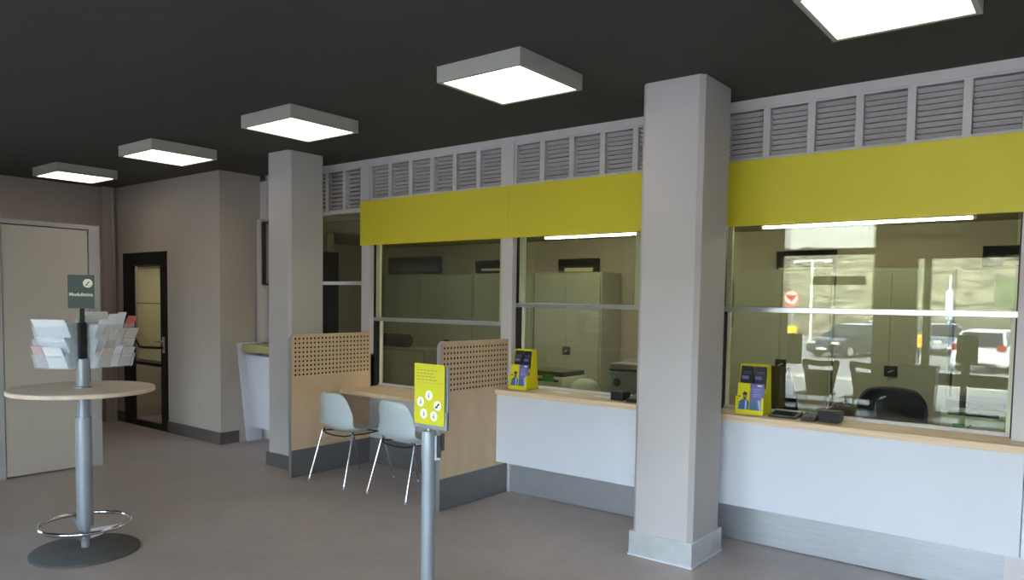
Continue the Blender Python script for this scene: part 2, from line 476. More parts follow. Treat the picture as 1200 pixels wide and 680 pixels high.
sash(1, -7.30, -5.694, 1.105, 1.757, 2.45, 'clear sash window behind the slim column, left of the yellow boards')
sash(2, -5.58, -3.932, .752, 1.405, FZ0+.1, 'large sash window over the beech desk between the two perforated partitions')
sash(3, -3.818, -2.64, .882, 1.568, FZ0+.1, 'sash window left of the large column above the white counter')
sash(4, -2.028, -.337, .882, 1.568, FZ0+.1, 'sash window right of the large column showing street reflections', sidew=.035, right=False)
sash(5, -.223, 1.563, .882, 1.568, FZ0+.1, 'sash window beyond the right edge of the photo')
b = BM(); box(b, -2.64, -2.142, YW+.0, YW+.115, .882, FZ0+.3)
struct('trim_10', b, 'frame', label='white infill panel hidden behind the large column')
# wall portions of the counter line that close what the counters hide
b = BM()
box(b, -7.41, -5.58, YW+.02, YW+.10, 0, 1.06)
struct('wall_counter_left', b, 'frame', label='low white wall under the glazing left of the desk')
b = BM(); box(b, -3.82, XR, YW+.04, YW+.10, .24, .836); box(b, 1.68, XR, YW, YW+.10, 0, CEIL)
struct('wall_counter_right', b, 'frame', label='low white wall under the counter windows')
b = BM(); box(b, -7.41, -5.69, YW+.01, YW+.10, 2.45, 2.475); box(b, -7.41, -7.30, YW, YW+.10, 2.46, CEIL); box(b, -7.53, -7.30, YW+.1, YW+.14, 2.4, CEIL)
struct('trim_11', b, 'frame', label='white rail above the glazing at the left end')
# left end post of the first bay
b = BM(); box(b, -7.40, -7.325, YW-.05, YW+.10, 1.10, 2.46); 
struct('trim_8', b, 'frame', label='white end post where the glazing meets the taupe wall')
b = BM(); box(b, -7.31, -7.295, YW-.045, YW+.0, 1.74, 2.43); box(b, -7.295, -7.0, YW-.045, YW-.02, 1.735, 1.755)
box(b, -7.295, -7.0, YW-.045, YW-.02, 2.415, 2.43)
struct('trim_9', b, 'dark', label='thin black edge of the pane left of the slim column')

# ------------------------------------------------------------------ counters
def counter(x0, x1, label):
    g = thing('service_counter', label, 'counter', ((x0+x1)/2, 4.8, 0), 'white service counter units')
    b = BM(); box(b, x0+.001, x1-.001, 4.722, 4.745, .281, .838, .002); obj('front_panel', b, 'white', g)
    b = BM(); box(b, x0, x1, 4.89, 4.905, 0.006, .285); obj('kick_plate', b, 'steel', g)
    b = BM(); box(b, x0+.01, x1-.01, 4.745, 4.915, .285, .838); obj('carcass', b, 'frame', g)
counter(-3.84, -2.07, 'white counter unit left of the large column with steel kick plate')
counter(-2.07, -.262, 'white counter unit right of the large column, longest and nearest')
counter(-.26, 1.62, 'white counter unit at the extreme right edge of the photo')
b = BM(); box(b, -3.861, 1.62, 4.703, 5.13, .8385, .8805, .003)
tag(obj('worktop', b, 'woodtop'), 'long beech worktop running along the white counter under the windows', 'worktop')
# desk between the partitions
g = thing('writing_desk', 'beech desk shelf between the two perforated partitions, behind the two chairs', 'desk', (-4.7, 4.7, 0))
b = BM(); box(b, -5.558, -3.87, 4.50, 4.985, .712, .750, .003); obj('desk_top', b, 'woodtop', g)
b = BM(); box(b, -5.558, -3.87, 4.874, 4.90, .252, .712); obj('back_panel', b, 'white', g)
b = BM(); box(b, -5.558, -3.87, 4.866, 4.899, .004, .252); obj('kick_plate', b, 'darksteel', g)

# perforated partitions
def partition(x1, y0, y1, top, t, label):
    """x1: face towards the camera; y0 front edge; the rounded top front corner"""
    g = thing('partition_screen', label, 'partition', (x1-t/2, (y0+y1)/2, 0), 'beech partitions beside the desk')
    kz = .247; R = .05
    ny, nz = 21, 9; hy0, hy1, hz0, hz1 = y0+.045, y1-.028, .917, 1.238
    py = (hy1-hy0)/(ny-1); pz = (hz1-hz0)/(nz-1)
    Y0, Y1, Z0, Z1 = hy0-py/2, hy1+py/2, hz0-pz/2, hz1+pz/2
    b = BM()
    def quadface(x, pts): return b.faces.new([b.verts.new((x, p[0], p[1])) for p in pts])
    hr = .0108
    for x in (x1, x1-t):
        for i in range(ny):
            for k in range(nz):
                cy, cz = hy0+i*py, hz0+k*pz
                sq = [(cy+sx*py/2, cz+sz*pz/2) for sx, sz in ((1, 0), (1, 1), (0, 1), (-1, 1), (-1, 0), (-1, -1), (0, -1), (1, -1))]
                ci = [(cy+hr*math.cos(PI/4*q), cz+hr*math.sin(PI/4*q)) for q in range(8)]
                for q in range(8):
                    q2 = (q+1) % 8
                    quadface(x, [sq[q], sq[q2], ci[q2], ci[q]])
        quadface(x, [(y0, kz), (y1, kz), (y1, Z0), (y0, Z0)])
        quadface(x, [(Y1, Z0), (y1, Z0), (y1, Z1), (Y1, Z1)])
        quadface(x, [(y0, Z0), (Y0, Z0), (Y0, Z1), (y0, Z1)])
        arc = [(y0+R-R*math.cos(a), top-R+R*math.sin(a)) for a in [PI/2*s/6 for s in range(7)]]
        lo = [(y0, Z1), (y1, Z1), (y1, top)]
        if top-R > Z1: quadface(x, lo+list(reversed(arc)))
        else: quadface(x, [(y0, Z1), (y1, Z1), (y1, top)]+list(reversed(arc)))
    for i in range(ny):
        for k in range(nz):
            cy, cz = hy0+i*py, hz0+k*pz
            for q in range(8):
                a0, a1 = PI/4*q, PI/4*(q+1)
                for p in ([(x1, a0), (x1, a1), (x1-.004, a1), (x1-.004, a0)], [(x1-t+.004, a0), (x1-t+.004, a1), (x1-t, a1), (x1-t, a0)]):
                    b.faces.new([b.verts.new((x, cy+hr*math.cos(a), cz+hr*math.sin(a))) for x, a in p])
    def strip(p, q): b.faces.new([b.verts.new(v) for v in ((x1, p[0], p[1]), (x1-t, p[0], p[1]), (x1-t, q[0], q[1]), (x1, q[0], q[1]))])
    strip((y0, kz), (y1, kz)); strip((y1, kz), (y1, top)); strip((y1, top), arc[-1]); strip(arc[0], (y0, kz))
    for p, q in zip(arc, arc[1:]): strip(p, q)
    bmesh.ops.remove_doubles(b, verts=b.verts[:], dist=1e-5)
    obj('perforated_board', b, 'wood', g)
    b = BM(); box(b, x1-t+.004, x1-.004, Y0, Y1, Z0, Z1); obj('acoustic_core', b, 'void', g)
    b = BM(); box(b, x1-t-.002, x1+.003, y0+.001, y1, 0.003, kz); obj('kick_plate', b, 'darksteel', g)
    # bright metal edge strip up the front and round the corner
    b = BM(); e = .005
    path = [(y0-e, 0.0), (y0-e, top-R)]+[(y0+R-(R+e)*math.cos(a), top-R+(R+e)*math.sin(a)) for a in [PI/2*s/6 for s in range(1, 7)]]
    inner = [(y0, 0.0), (y0, top-R)]+arc[1:]
    for k in range(len(path)-1):
        prism(b, [(x1+.003, *path[k]), (x1+.003, *path[k+1]), (x1+.003, *inner[k+1]), (x1+.003, *inner[k])], (-t-.006, 0, 0))
    obj('edge_trim', b, 'alu', g)
partition(-5.56, 3.968, 4.872, 1.277, .03, 'beech perforated partition left of the desk, beside the slim column')
partition(-3.843, 4.056, 4.872, 1.287, .03, 'beech perforated partition right of the desk, touching the white counter')

# old white counter in the recess
g = thing('writing_counter', 'tall white counter with tapered side in the recess left of the slim column', 'counter', (-6.5, 4.7, 0))
def cheek(x0, x1):
    b = BM(); prism(b, [(x0, 4.575, 1.098), (x0, 4.69, 0), (x0, 4.87, 0), (x0, 4.87, 1.098)], (x1-x0, 0, 0)); return b
obj('side_cheek', cheek(-7.405, -7.365), 'white', g)
obj('side_cheek', cheek(-5.66, -5.62), 'white', g)
b = BM(); prism(b, [(-7.365, 4.66, .965), (-7.365, 4.735, .16), (-7.365, 4.755, .16), (-7.365, 4.68, .965)], (1.70, 0, 0)); obj('front_panel', b, 'white', g)
b = BM(); box(b, -7.365, -5.66, 4.62, 4.87, 1.0, 1.085, .003); obj('counter_top', b, 'olive', g)
b = BM(); box(b, -6.98, -6.9, 4.76, 4.87, 0, .16); obj('inner_support', b, 'brownwood', g)

# ------------------------------------------------------------------ ceiling lights
def ceiling_light(x, y, label, group='square ceiling lights in the row'):
    g = thing('ceiling_light', label, 'ceiling light', (x, y, 2.853), group)
    h = .303; z0 = 2.853; rim = .024
    b = BM()
    box(b, x-h, x+h, y-h, y-h+rim, z0, CEIL); box(b, x-h, x+h, y+h-rim, y+h, z0, CEIL)
    box(b, x-h, x-h+rim, y-h+rim, y+h-rim, z0, CEIL); box(b, x+h-rim, x+h, y-h+rim, y+h-rim, z0, CEIL)
    obj('housing', b, 'lampframe', g)
    b = BM(); box(b, x-h+rim, x+h-rim, y-h+rim, y+h-rim, z0+.004, z0+.012); obj('diffuser', b, 'diff', g)
    return g
LX = [-.745, -2.765, -4.77, -6.735, -8.71]
LL = ['large square ceiling light cut by the top edge at the right', 'square ceiling light second from the right, left of the large column',
      'square ceiling light above the slim column, middle of the five', 'square ceiling light in front of the taupe wall corner, second from the left', 'smallest square ceiling light at the far left above the booth']
for x, l in zip(LX, LL): ceiling_light(x, 3.487, l)

# ------------------------------------------------------------------ high table with leaflet carousel
TX, TY = -4.905, 1.985
g = thing('high_table', 'round birch high table on a grey pole with steel foot ring, at the left', 'table', (TX, TY, 0))
b = BM(); lathe(b, [(0, 1.028), (.398, 1.028), (.404, 1.022), (.404, 1.004), (.398, 1.0), (0, 1.0)], (TX, TY, 0), 72); obj('table_top', b, 'tabletop', g, True)
b = BM(); lathe(b, [(0, .0), (.307, .0), (.307, .012), (.294, .022), (.1, .028), (0, .028)], (TX, TY, 0), 64); obj('base_plate', b, 'rubber', g, True)
b = BM(); lathe(b, [(0, .07), (.028, .07), (.028, .16), (.046, .165), (.046, .845), (0, .845)], (TX, TY, 0), 32); obj('outer_column', b, 'greypole', g, True)
b = BM(); lathe(b, [(0, .845), (.034, .845), (.034, 1.0), (0, 1.0)], (TX, TY, 0), 32); obj('inner_column', b, 'greypole', g, True)
b = BM(); lathe(b, [(0, .028), (.024, .028), (.024, .1), (0, .1)], (TX, TY, 0), 24); obj('foot_spigot', b, 'steel', g, True)
b = BM(); rc = Vector((TX, TY, .178)); R = .25
tube(b, [(rc.x+R*math.cos(a), rc.y+R*math.sin(a), rc.z+.0) for a in [2*PI*k/64 for k in range(64)]], .0125, 10, closed=True)
fr = obj('foot_ring', b, 'chrome', g, True)
for k, a in enumerate((.95, .95+2*PI/3, .95+4*PI/3)):
    b = BM(); dx, dy = math.cos(a), math.sin(a)
    prism(b, [(TX+dx*.03-dy*.004, TY+dy*.03+dx*.004, .08), (TX+dx*.03-dy*.004, TY+dy*.03+dx*.004, .14), (TX+dx*(R-.01)-dy*.004, TY+dy*(R-.01)+dx*.004, .168), (TX+dx*(R-.01)-dy*.004, TY+dy*(R-.01)+dx*.004, .155)], (dy*.008, -dx*.008, 0))
    obj('ring_bracket', b, 'steel', g)

# carousel
ck = thing('leaflet_carousel', 'clear leaflet holder with black core standing on the round high table', 'leaflet holder', (TX, TY, 1.028))
b = BM(); lathe(b, [(0, 1.0285), (.05, 1.0285), (.05, 1.034), (.034, 1.038), (.034, 1.205), (0, 1.205)], (TX, TY, 0), 32); obj('lower_tube', b, 'greypole', ck, True)
b = BM(); box(b, TX-.022, TX+.022, TY-.022, TY+.022, 1.206, 1.43, .004); obj('black_core', b, 'dark', ck)
b = BM(); box(b, TX-.010, TX+.010, TY-.014, TY+.014, 1.43, 1.515); obj('sign_stem', b, 'green', ck)
tw = Vector((.927, -.375, 0)); rt = Vector((.375, .927, 0)); UP = Vector((0, 0, 1))
# green sign, turned slightly
sg = (rt*.93+tw*.28).normalized(); sn = sg.cross(UP).normalized()
if sn.dot(tw) < 0: sn = -sn
sc_ = Vector((TX, TY, 1.618))
b = BM(); obox(b, sc_, sg, UP, sn, .148, .205, .004, .001); sb = obj('sign_board', b, 'green', ck, label='dark green sign with white lettering')
text('sign_lettering', 'Modulistica', .029, sc_+sn*.0028-UP*.018, sg, UP, 'offwhite', sb, bold=.0006)
def disc(bm, c, n, r, t=.001, seg=24):
    n = Vector(n).normalized(); a = n.orthogonal().normalized(); e = n.cross(a)
    prism(bm, [Vector(c)+(a*math.cos(2*PI*k/seg)+e*math.sin(2*PI*k/seg))*r for k in range(seg)], n*t)
b = BM(); disc(b, sc_+sn*.0022+sg*.038+UP*.052, sn, .027); lg = obj('sign_emblem', b, 'offwhite', sb)
def penmark(c, u, v, n, s, mname, parent, name='pen_mark'):
    b = BM(); c = Vector(c); dg = (u+v*1.1).normalized(); pp = dg.cross(n)
    obox(b, c+n*.0004, dg, pp, n, s*1.1, s*.22, .0008)
    prism(b, [c+dg*(-s*.55)+pp*(s*.12), c+dg*(-s*.55)-pp*(s*.12), c+dg*(-s*.85)], n*.0008)
    obox(b, c+n*.0004-v*s*.55+u*s*.15, u, v, n, s*.8, s*.08, .0008)
    return obj(name, b, mname, parent)
penmark(sc_+sn*.0034+sg*.038+UP*.052, sg, UP, sn, .024, 'green', sb)

def holder(w, n, z0=1.14, W=.27, off=.035):
    """one side of the carousel: back plate, three stepped pockets"""
    w = w.normalized(); n = n.normalized(); o = Vector((TX, TY, 0))+w*off+n*.012
    b = BM()
    obox(b, o+w*W/2+UP*(z0+.145)+n*.0, w, UP, n, W, .29, .003)
    for k in range(3):
        zb = z0+.005+k*.093; out0 = .055; out1 = .082
        # front plate, leaning outwards
        p = [o+w*0+n*out0+UP*zb, o+w*W+n*out0+UP*zb, o+w*W+n*out1+UP*(zb+.085), o+n*out1+UP*(zb+.085)]
        prism(b, p, n*.0025)
        for s in (0, W-.0025):
            q = o+w*s
            prism(b, [q+UP*zb, q+n*out0+UP*zb, q+n*out1+UP*(zb+.085), q+UP*(zb+.098)], w*.0025)
        prism(b, [o+UP*zb, o+w*W+UP*zb, o+w*W+n*out0+UP*zb, o+n*out0+UP*zb], UP*.0025)
    obj('pocket_panel', b, 'acryl', ck)
    return o, w, n
def leaf(o, w, n, s, k, wd, h, m, label, lean=.24, z0=1.14, group=None, dep=.043, print_=None):
    zb = z0+.012+k*.093
    v = (UP+n*lean).normalized(); nn = v.cross(w).normalized()
    if nn.dot(n) < 0: nn = -nn
    c = o+w*(s+wd/2)+n*dep+UP*zb+v*h/2
    b = BM()
    # slightly bowed sheet pack
    N_ = 6; row = []
    for i in range(N_+1):
        t = i/N_; bow = .012*t*t
        row.append((c+v*(t-.5)*h+nn*bow, t))
    for (p, _), (q, _) in zip(row, row[1:]):
        prism(b, [p-w*wd/2, p+w*wd/2, q+w*wd/2, q-w*wd/2], nn*.004)
    o_ = obj('leaflet', b, m)
    tag(o_, label, 'leaflet', group)
    if print_:
        b = BM(); obox(b, c+nn*.0075+v*h*.12, w, v, nn, wd*.7, h*.25, .001); obj('printed_patch', b, print_, o_)
    return o_
A = math.radians(38)
L_ = holder(-rt*math.cos(A)-tw*math.sin(A)*.8, -rt*math.sin(A)+tw*math.cos(A), W=.225, off=.02)
R_ = holder(rt*math.cos(A)-tw*math.sin(A), rt*math.sin(A)+tw*math.cos(A))
BL = holder(-rt*math.cos(A)-tw*math.sin(A)*.8, rt*math.sin(A)-tw*math.cos(A), W=.225, off=.02)
BR = holder(rt*math.cos(A)-tw*math.sin(A), -rt*math.sin(A)-tw*math.cos(A), z0=1.18)
leaf(*L_, .005, 2, .205, .125, 'paper', 'wide white sheets fanned in the top left pocket of the leaflet holder', lean=.42)
leaf(*L_, .02, 1, .17, .105, 'paper', 'plain white forms in the middle left pocket of the leaflet holder', lean=.36)
leaf(*L_, .155, 0, .06, .15, 'pink', 'pinkish printed form at the inner end of the lowest left pocket', lean=.33)
leaf(*L_, .03, 0, .115, .14, 'paper', 'white form in the lowest left pocket of the leaflet holder', lean=.36, print_='pink')
leaf(*R_, .006, 2, .055, .12, 'paper', 'small white leaflet in the top right pocket nearest the black core', lean=.33)
leaf(*R_, .068, 2, .058, .155, 'paper', 'narrow white leaflet standing tall in the top right pocket', lean=.30)
leaf(*R_, .132, 2, .06, .165, 'paper', 'tallest narrow white leaflet, in the middle of the top right pocket', lean=.28)
leaf(*R_, .2, 2, .065, .145, 'paperr', 'red leaflet at the outer end of the top right pocket', lean=.38)
leaf(*R_, .006, 1, .06, .12, 'paperg', 'grey leaflet at the inner end of the middle right pocket', lean=.34)
leaf(*R_, .072, 1, .05, .15, 'paperp', 'beige leaflet second from the inner end of the middle right pocket', lean=.37)
leaf(*R_, .128, 1, .05, .165, 'paperg', 'tall grey leaflet in the centre of the middle right pocket', lean=.38)
leaf(*R_, .183, 1, .084, .165, 'paperp', 'large beige sheet fanned at the outer end of the middle right pocket', lean=.42)
leaf(*R_, .02, 0, .085, .13, 'paperp', 'beige leaflet at the inner end of the lowest right pocket', lean=.34)
leaf(*R_, .115, 0, .05, .14, 'paper', 'narrow white leaflet in the middle of the lowest right pocket', lean=.34)
leaf(*R_, .175, 0, .08, .13, 'paperg', 'grey leaflet at the outer end of the lowest right pocket', lean=.36, print_='paper')
o_, w_, n_ = BR
leaf(o_, w_, n_, .02, 2, .2, .12, 'paper', 'white sheets in the highest pocket at the back of the leaflet holder', lean=.2, z0=1.18)

# ------------------------------------------------------------------ stanchion signs
def stanchion(x, y, label, face=-1):
    g = thing('sign_stanchion', label, 'sign post', (x, y, 0), 'belt stanchions with yellow signs')
    b = BM(); lathe(b, [(0, 0), (.17, 0), (.17, .01), (.16, .02), (.04, .026), (0, .026)], (x, y, 0), 48); obj('base_plate', b, 'rubber', g, True)
    b = BM(); lathe(b, [(0, .026), (.034, .026), (.034, .80), (0, .80)], (x, y, 0), 32); obj('pole', b, 'greypole', g, True)
    b = BM(); lathe(b, [(0, .80), (.036, .80), (.037, .815), (.037, .94), (.033, .952), (0, .952)], (x, y, 0), 32); obj('belt_head', b, 'greypole', g, True)
    e = Vector((.80, .60, 0)); n2 = Vector((-.6, .8, 0))
    b = BM(); obox(b, Vector((x, y, .868))+e*.046, e, n2, UP, .03, .042, .125, .003); hd = obj('belt_slot', b, 'greypole', g)
    b = BM(); obox(b, Vector((x, y, .875))+e*.052-n2*.016, e, n2, UP, .022, .014, .11, .002); obj('belt_clip', b, 'dark', hd)
    b = BM(); obox(b, Vector((x, y, .895))+e*.068, e, n2, UP, .018, .02, .085, .003); obj('belt_end', b, 'dark', hd)
    b = BM(); lathe(b, [(0, .952), (.012, .952), (.012, .99), (0, .99)], (x, y, 0), 16); obj('sign_neck', b, 'alu', g, True)
    cx = x+.015; W, H = .205, .30; zc = 1.135; t = -.012
    b = BM(); box(b, cx-W/2-.006, cx+W/2+.012, y-.012, y+.004, zc-H/2-.02, zc-H/2+.07)
    box(b, cx-W/2, cx+W/2+.012, y-.003, y+.004, zc-H/2-.02, zc+H/2-.01)
    obj('sign_holder', b, 'greypole', g)
    b = BM(); box(b, cx-W/2, cx+W/2, y-.017, y-.0125, zc-H/2, zc+H/2, .0008); sh = obj('sign_sheet', b, 'signyellow', g, label='yellow sheet with five white round pictograms')
    yf = y-.0175
    # printed lines (too small to read in the photo) and a rule
    b = BM(); random.seed(3)
    for r, (xa, xb) in enumerate([(.02, .155), (.02, .12), (.02, .13), (.02, .16)]):
        z = zc+H/2-.032-r*.0155; xx = cx-W/2+xa
        while xx < cx-W/2+xb:
            wl = random.uniform(.010, .028); box(b, xx, min(xx+wl, cx-W/2+xb+.01), yf-.0006, yf+.0004, z-.0022, z+.0022); xx += wl+.006
    box(b, cx-W/2+.016, cx+W/2-.016, yf-.0006, yf+.0004, zc+H/2-.094, zc+H/2-.0925)
    obj('printed_lines', b, 'iconline', sh)
    ic = [(.008, -.015-.01), (-.052, -.058), (.062, -.066), (-.03, -.112+.005), (.036, -.108)]
    ic = [(0.0, -.005), (-.057, -.04), (.058, -.052), (-.035, -.098), (.035, -.105)]
    for k, (a, c) in enumerate(ic):
        b = BM(); disc(b, (cx+a, yf, zc+c), (0, -1, 0), .0245, .0007); dd = obj('pictogram', b, 'icon', sh)
        b = BM(); q = yf-.0012
        if k == 2:      # crossed-out hands
            obox(b, (cx+a, q, zc+c), (1, 0, 1), (-1, 0, 1), (0, 1, 0), .036, .006, .0008)
            obox(b, (cx+a-.006, q, zc+c-.006), (1, 0, .3), (-.3, 0, 1), (0, 1, 0), .016, .008, .0008)
            obox(b, (cx+a+.006, q, zc+c+.006), (1, 0, .3), (-.3, 0, 1), (0, 1, 0), .014, .007, .0008)
            obj('pictogram_line', b, 'ink', dd)
        else:
            disc(b, (cx+a, q, zc+c+.008), (0, 1, 0), .0045, .0007, 12)
            box(b, cx+a-.004, cx+a+.004, q, q+.0007, zc+c-.012, zc+c+.002)
            obox(b, (cx+a+(.006 if k % 2 else -.006), q, zc+c-.002), (1, 0, .8), (-.8, 0, 1), (0, 1, 0), .012, .003, .0007)
            obj('pictogram_line', b, 'iconline', dd)
    return g
stanchion(-2.585, 2.65, 'grey stanchion with a yellow pictogram sign, front centre of the hall')
stanchion(-1.19, -.1, 'grey stanchion sign near the entrance, seen only as a reflection in the right window')

# ------------------------------------------------------------------ shell chairs
def shell_chair(label):
    g = thing('shell_chair', label, 'chair', (0, 0, 0), 'grey shell chairs at the desk')
    prof = [(.235, .428, .190), (.225, .447, .212), (.16, .452, .226), (.06, .443, .234), (-.04, .437, .236), (-.12, .442, .235), (-.17, .458, .232),
            (-.205, .492, .227), (-.225, .54, .221), (-.24, .60, .213), (-.252, .66, .202), (-.262, .715, .186), (-.268, .755, .165), (-.271, .782, .128), (-.272, .79, .08)]
    b = BM(); rows = []; nv = 12
    for i, (y, z, w) in enumerate(prof):
        r = []
        f = min(1, max(0, (z-.46)/.12))
        for k in range(nv+1):
            t = -1+2*k/nv
            lift = (.045*abs(t)**3)*(1-f) if y < .2 else .02*abs(t)**3
            fwd = .075*t*t*f*(1-.35*max(0, (z-.6)/.19)) if z > .46 else 0
            r.append(b.verts.new((t*w, y+fwd, z+lift)))
        rows.append(r)
    for A_, B_ in zip(rows, rows[1:]):
        for k in range(nv): b.faces.new((A_[k], A_[k+1], B_[k+1], B_[k]))
    sh = obj('seat_shell', b, 'shell', g, True)
    md = sh.modifiers.new('thickness', 'SOLIDIFY'); md.thickness = .006; md.offset = 0
    md = sh.modifiers.new('smooth', 'SUBSURF'); md.levels = 1; md.render_levels = 2
    # under-seat wire frame
    b = BM(); zf = .418
    tube(b, [(-.19, -.15, .455), (-.195, -.165, .435), (-.12, -.185, .418), (0, -.19, .412), (.12, -.185, .418), (.195, -.165, .435), (.19, -.15, .455)], .0065, 8)
    tube(b, [(-.19, .15, .447), (-.15, .165, .425), (0, .17, .42), (.15, .165, .425), (.19, .15, .447)], .0065, 8)
    for s in (-1, 1): tube(b, [(s*.196, -.165, .436), (s*.17, 0, .422), (s*.165, .16, .428)], .0065, 8)
    obj('seat_frame', b, 'dark', g, True)
    for sx in (-1, 1):
        for sy in (-1, 1):
            b = BM(); tube(b, [(sx*.2, sy*.165, .440), (sx*.205, sy*.175, .40), (sx*.235, sy*.285, .012)], .0085, 10); lg = obj('leg', b, 'chrome', g, True)
            b = BM(); lathe(b, [(0, 0), (.012, 0), (.012, .016), (.008, .02), (0, .02)], (sx*.2357, sy*.2868, 0), 12); obj('foot_cap', b, 'greypole', lg, True)
    return g
c1 = shell_chair('pale grey shell chair nearest the left perforated partition, at the desk')
c2 = copy_tree(c1)
c1.location = (-5.155, 4.315, 0); c1.rotation_euler.z = 0
c2.location = (-4.41, 4.33, 0); c2.rotation_euler.z = math.radians(-2)
c2['label'] = 'pale grey shell chair beside the stanchion sign, right one at the desk'

# ------------------------------------------------------------------ brochure stands on the worktop
def brochure_stand(x, y, label, group='yellow brochure stands'):
    z0 = .881
    g = thing('brochure_stand', label, 'brochure stand', (x, y, z0), group)
    W = .185; k = Vector
    # card stand: side cheeks (stepped), back, two tier faces
    for s, nm in ((0, 'side_cheek'), (W-.003, 'side_cheek')):
        b = BM(); X = x-W/2+s
        prism(b, [(X, y-.075, z0), (X, y-.070, z0+.115), (X, y-.025, z0+.12), (X, y+.0, z0+.325), (X, y+.055, z0+.325), (X, y+.085, z0)], (.003, 0, 0))
        obj(nm, b, 'cardyellow', g)
    b = BM(); prism(b, [(x-W/2, y+.085, z0), (x-W/2, y+.055, z0+.325), (x-W/2, y+.052, z0+.325), (x-W/2, y+.082, z0)], (W, 0, 0)); obj('back_board', b, 'cardyellow', g)
    b = BM()
    prism(b, [(x-W/2, y-.075, z0), (x-W/2, y-.07, z0+.03), (x-W/2, y-.066, z0+.03), (x-W/2, y-.071, z0)], (W, 0, 0))
    prism(b, [(x-W/2, y-.035, z0+.14), (x-W/2, y-.03, z0+.17), (x-W/2, y-.026, z0+.17), (x-W/2, y-.031, z0+.14)], (W, 0, 0))
    box(b, x-W/2, x+W/2, y-.075, y+.083, z0, z0+.003); box(b, x-W/2, x-W/2+.014, y-.074, y-.07, z0, z0+.115); box(b, x+W/2-.014, x+W/2, y-.074, y-.07, z0, z0+.115)
    obj('pocket_fronts', b, 'cardyellow', g)
    return g
def brochure(x, y, z, w, h, m, label, lean=.12, group=None):
    v = Vector((0, lean, 1)).normalized(); n = Vector((0, -1, lean)).normalized(); u = Vector((1, 0, 0))
    c = Vector((x, y, z))+v*h/2
    b = BM(); obox(b, c, u, v, n, w, h, .006); o = obj('brochure', b, m); tag(o, label, 'brochure', group)
    return o, c+n*.0034, u, v, n
def fill_stand(x, y, which):
    z0 = .884
    o, c, u, v, n = brochure(x-.048, y-.062, z0, .082, .200, 'cardyellow', 'yellow brochure with a bearded man in blue, in the stand %s' % which)
    # printed figure: shoulders, shirt, head, hair, beard
    b = BM(); prism(b, [c+u*a+v*q for a, q in [(-.030, -.09), (.038, -.09), (.038, -.02), (.022, -.005), (-.002, -.005), (-.026, -.022)]], n*.0006); sh = obj('printed_shirt', b, 'blue', o)
    b = BM(); prism(b, [c+n*.0007+u*a+v*q for a, q in [(.016, -.09), (.026, -.09), (.024, -.012), (.014, -.012)]], n*.0005); obj('printed_collar', b, 'lblue', o)
    b = BM(); prism(b, [c+u*(.010+.0145*math.cos(t))+v*(.018+.020*math.sin(t)) for t in [2*PI*k/16 for k in range(16)]], n*.0006); obj('printed_face', b, 'skin', o)
    b = BM(); prism(b, [c+n*.0007+u*(.010+.0155*math.cos(t))+v*(.024+.020*math.sin(t)) for t in [PI*k/10 for k in range(11)]], n*.0004)
    prism(b, [c+n*.0007+u*(.010+.011*math.cos(t))+v*(.006+.011*math.sin(t)) for t in [PI+PI*k/8 for k in range(9)]], n*.0004)
    obox(b, c+n*.0006-u*.026+v*.012, u, v, n, .014, .008, .0006); obj('printed_hair', b, 'ink', o)
    o, c, u, v, n = brochure(x+.042, y-.062, z0, .088, .200, 'purple', 'purple brochure with a white diagonal figure, in the stand %s' % which)
    b = BM(); prism(b, [c+u*a+v*q for a, q in [(.006, -.01), (.022, -.004), (.040, -.085), (.022, -.085)]], n*.0006); obj('printed_figure', b, 'lblue', o)
    b = BM(); obox(b, c+v*.088+u*.014, u, v, n, .03, .010, .0006); obj('printed_tag', b, 'icon', o)
    b = BM()
    for q in range(5): obox(b, c+v*(.065-q*.012)-u*.004, u, v, n, .060-.008*(q % 3), .0025, .0006)
    obj('printed_lines', b, 'lblue', o)
    b = BM(); prism(b, [c+u*a+v*q for a, q in [(-.040, -.085), (.002, -.085), (.0, -.03), (-.02, -.005), (-.04, -.03)]], n*.0005); obj('printed_landscape', b, 'teal', o)
    for dx, t in ((-.048, 'left'), (.040, 'right')):
        o, c, u, v, n = brochure(x+dx, y-.008, z0+.135, .078, .175, 'navy', 'dark navy brochure, upper %s one in the stand %s' % (t, which))
        b = BM(); obox(b, c+v*.012-u*.01, u, v, n, .045, .022, .0006); obj('printed_patch', b, 'purple', o)
        b = BM(); obox(b, c+v*.05, u, v, n, .055, .004, .0006); obox(b, c+v*.038, u, v, n, .045, .003, .0006); obj('printed_lines', b, 'printerd', o)
brochure_stand(-1.765, 4.865, 'yellow card brochure stand on the worktop just right of the large column')
fill_stand(-1.765, 4.865, 'right of the large column')
brochure_stand(-3.695, 4.885, 'yellow card brochure stand on the worktop beside the right perforated partition')
fill_stand(-3.695, 4.885, 'beside the partition')

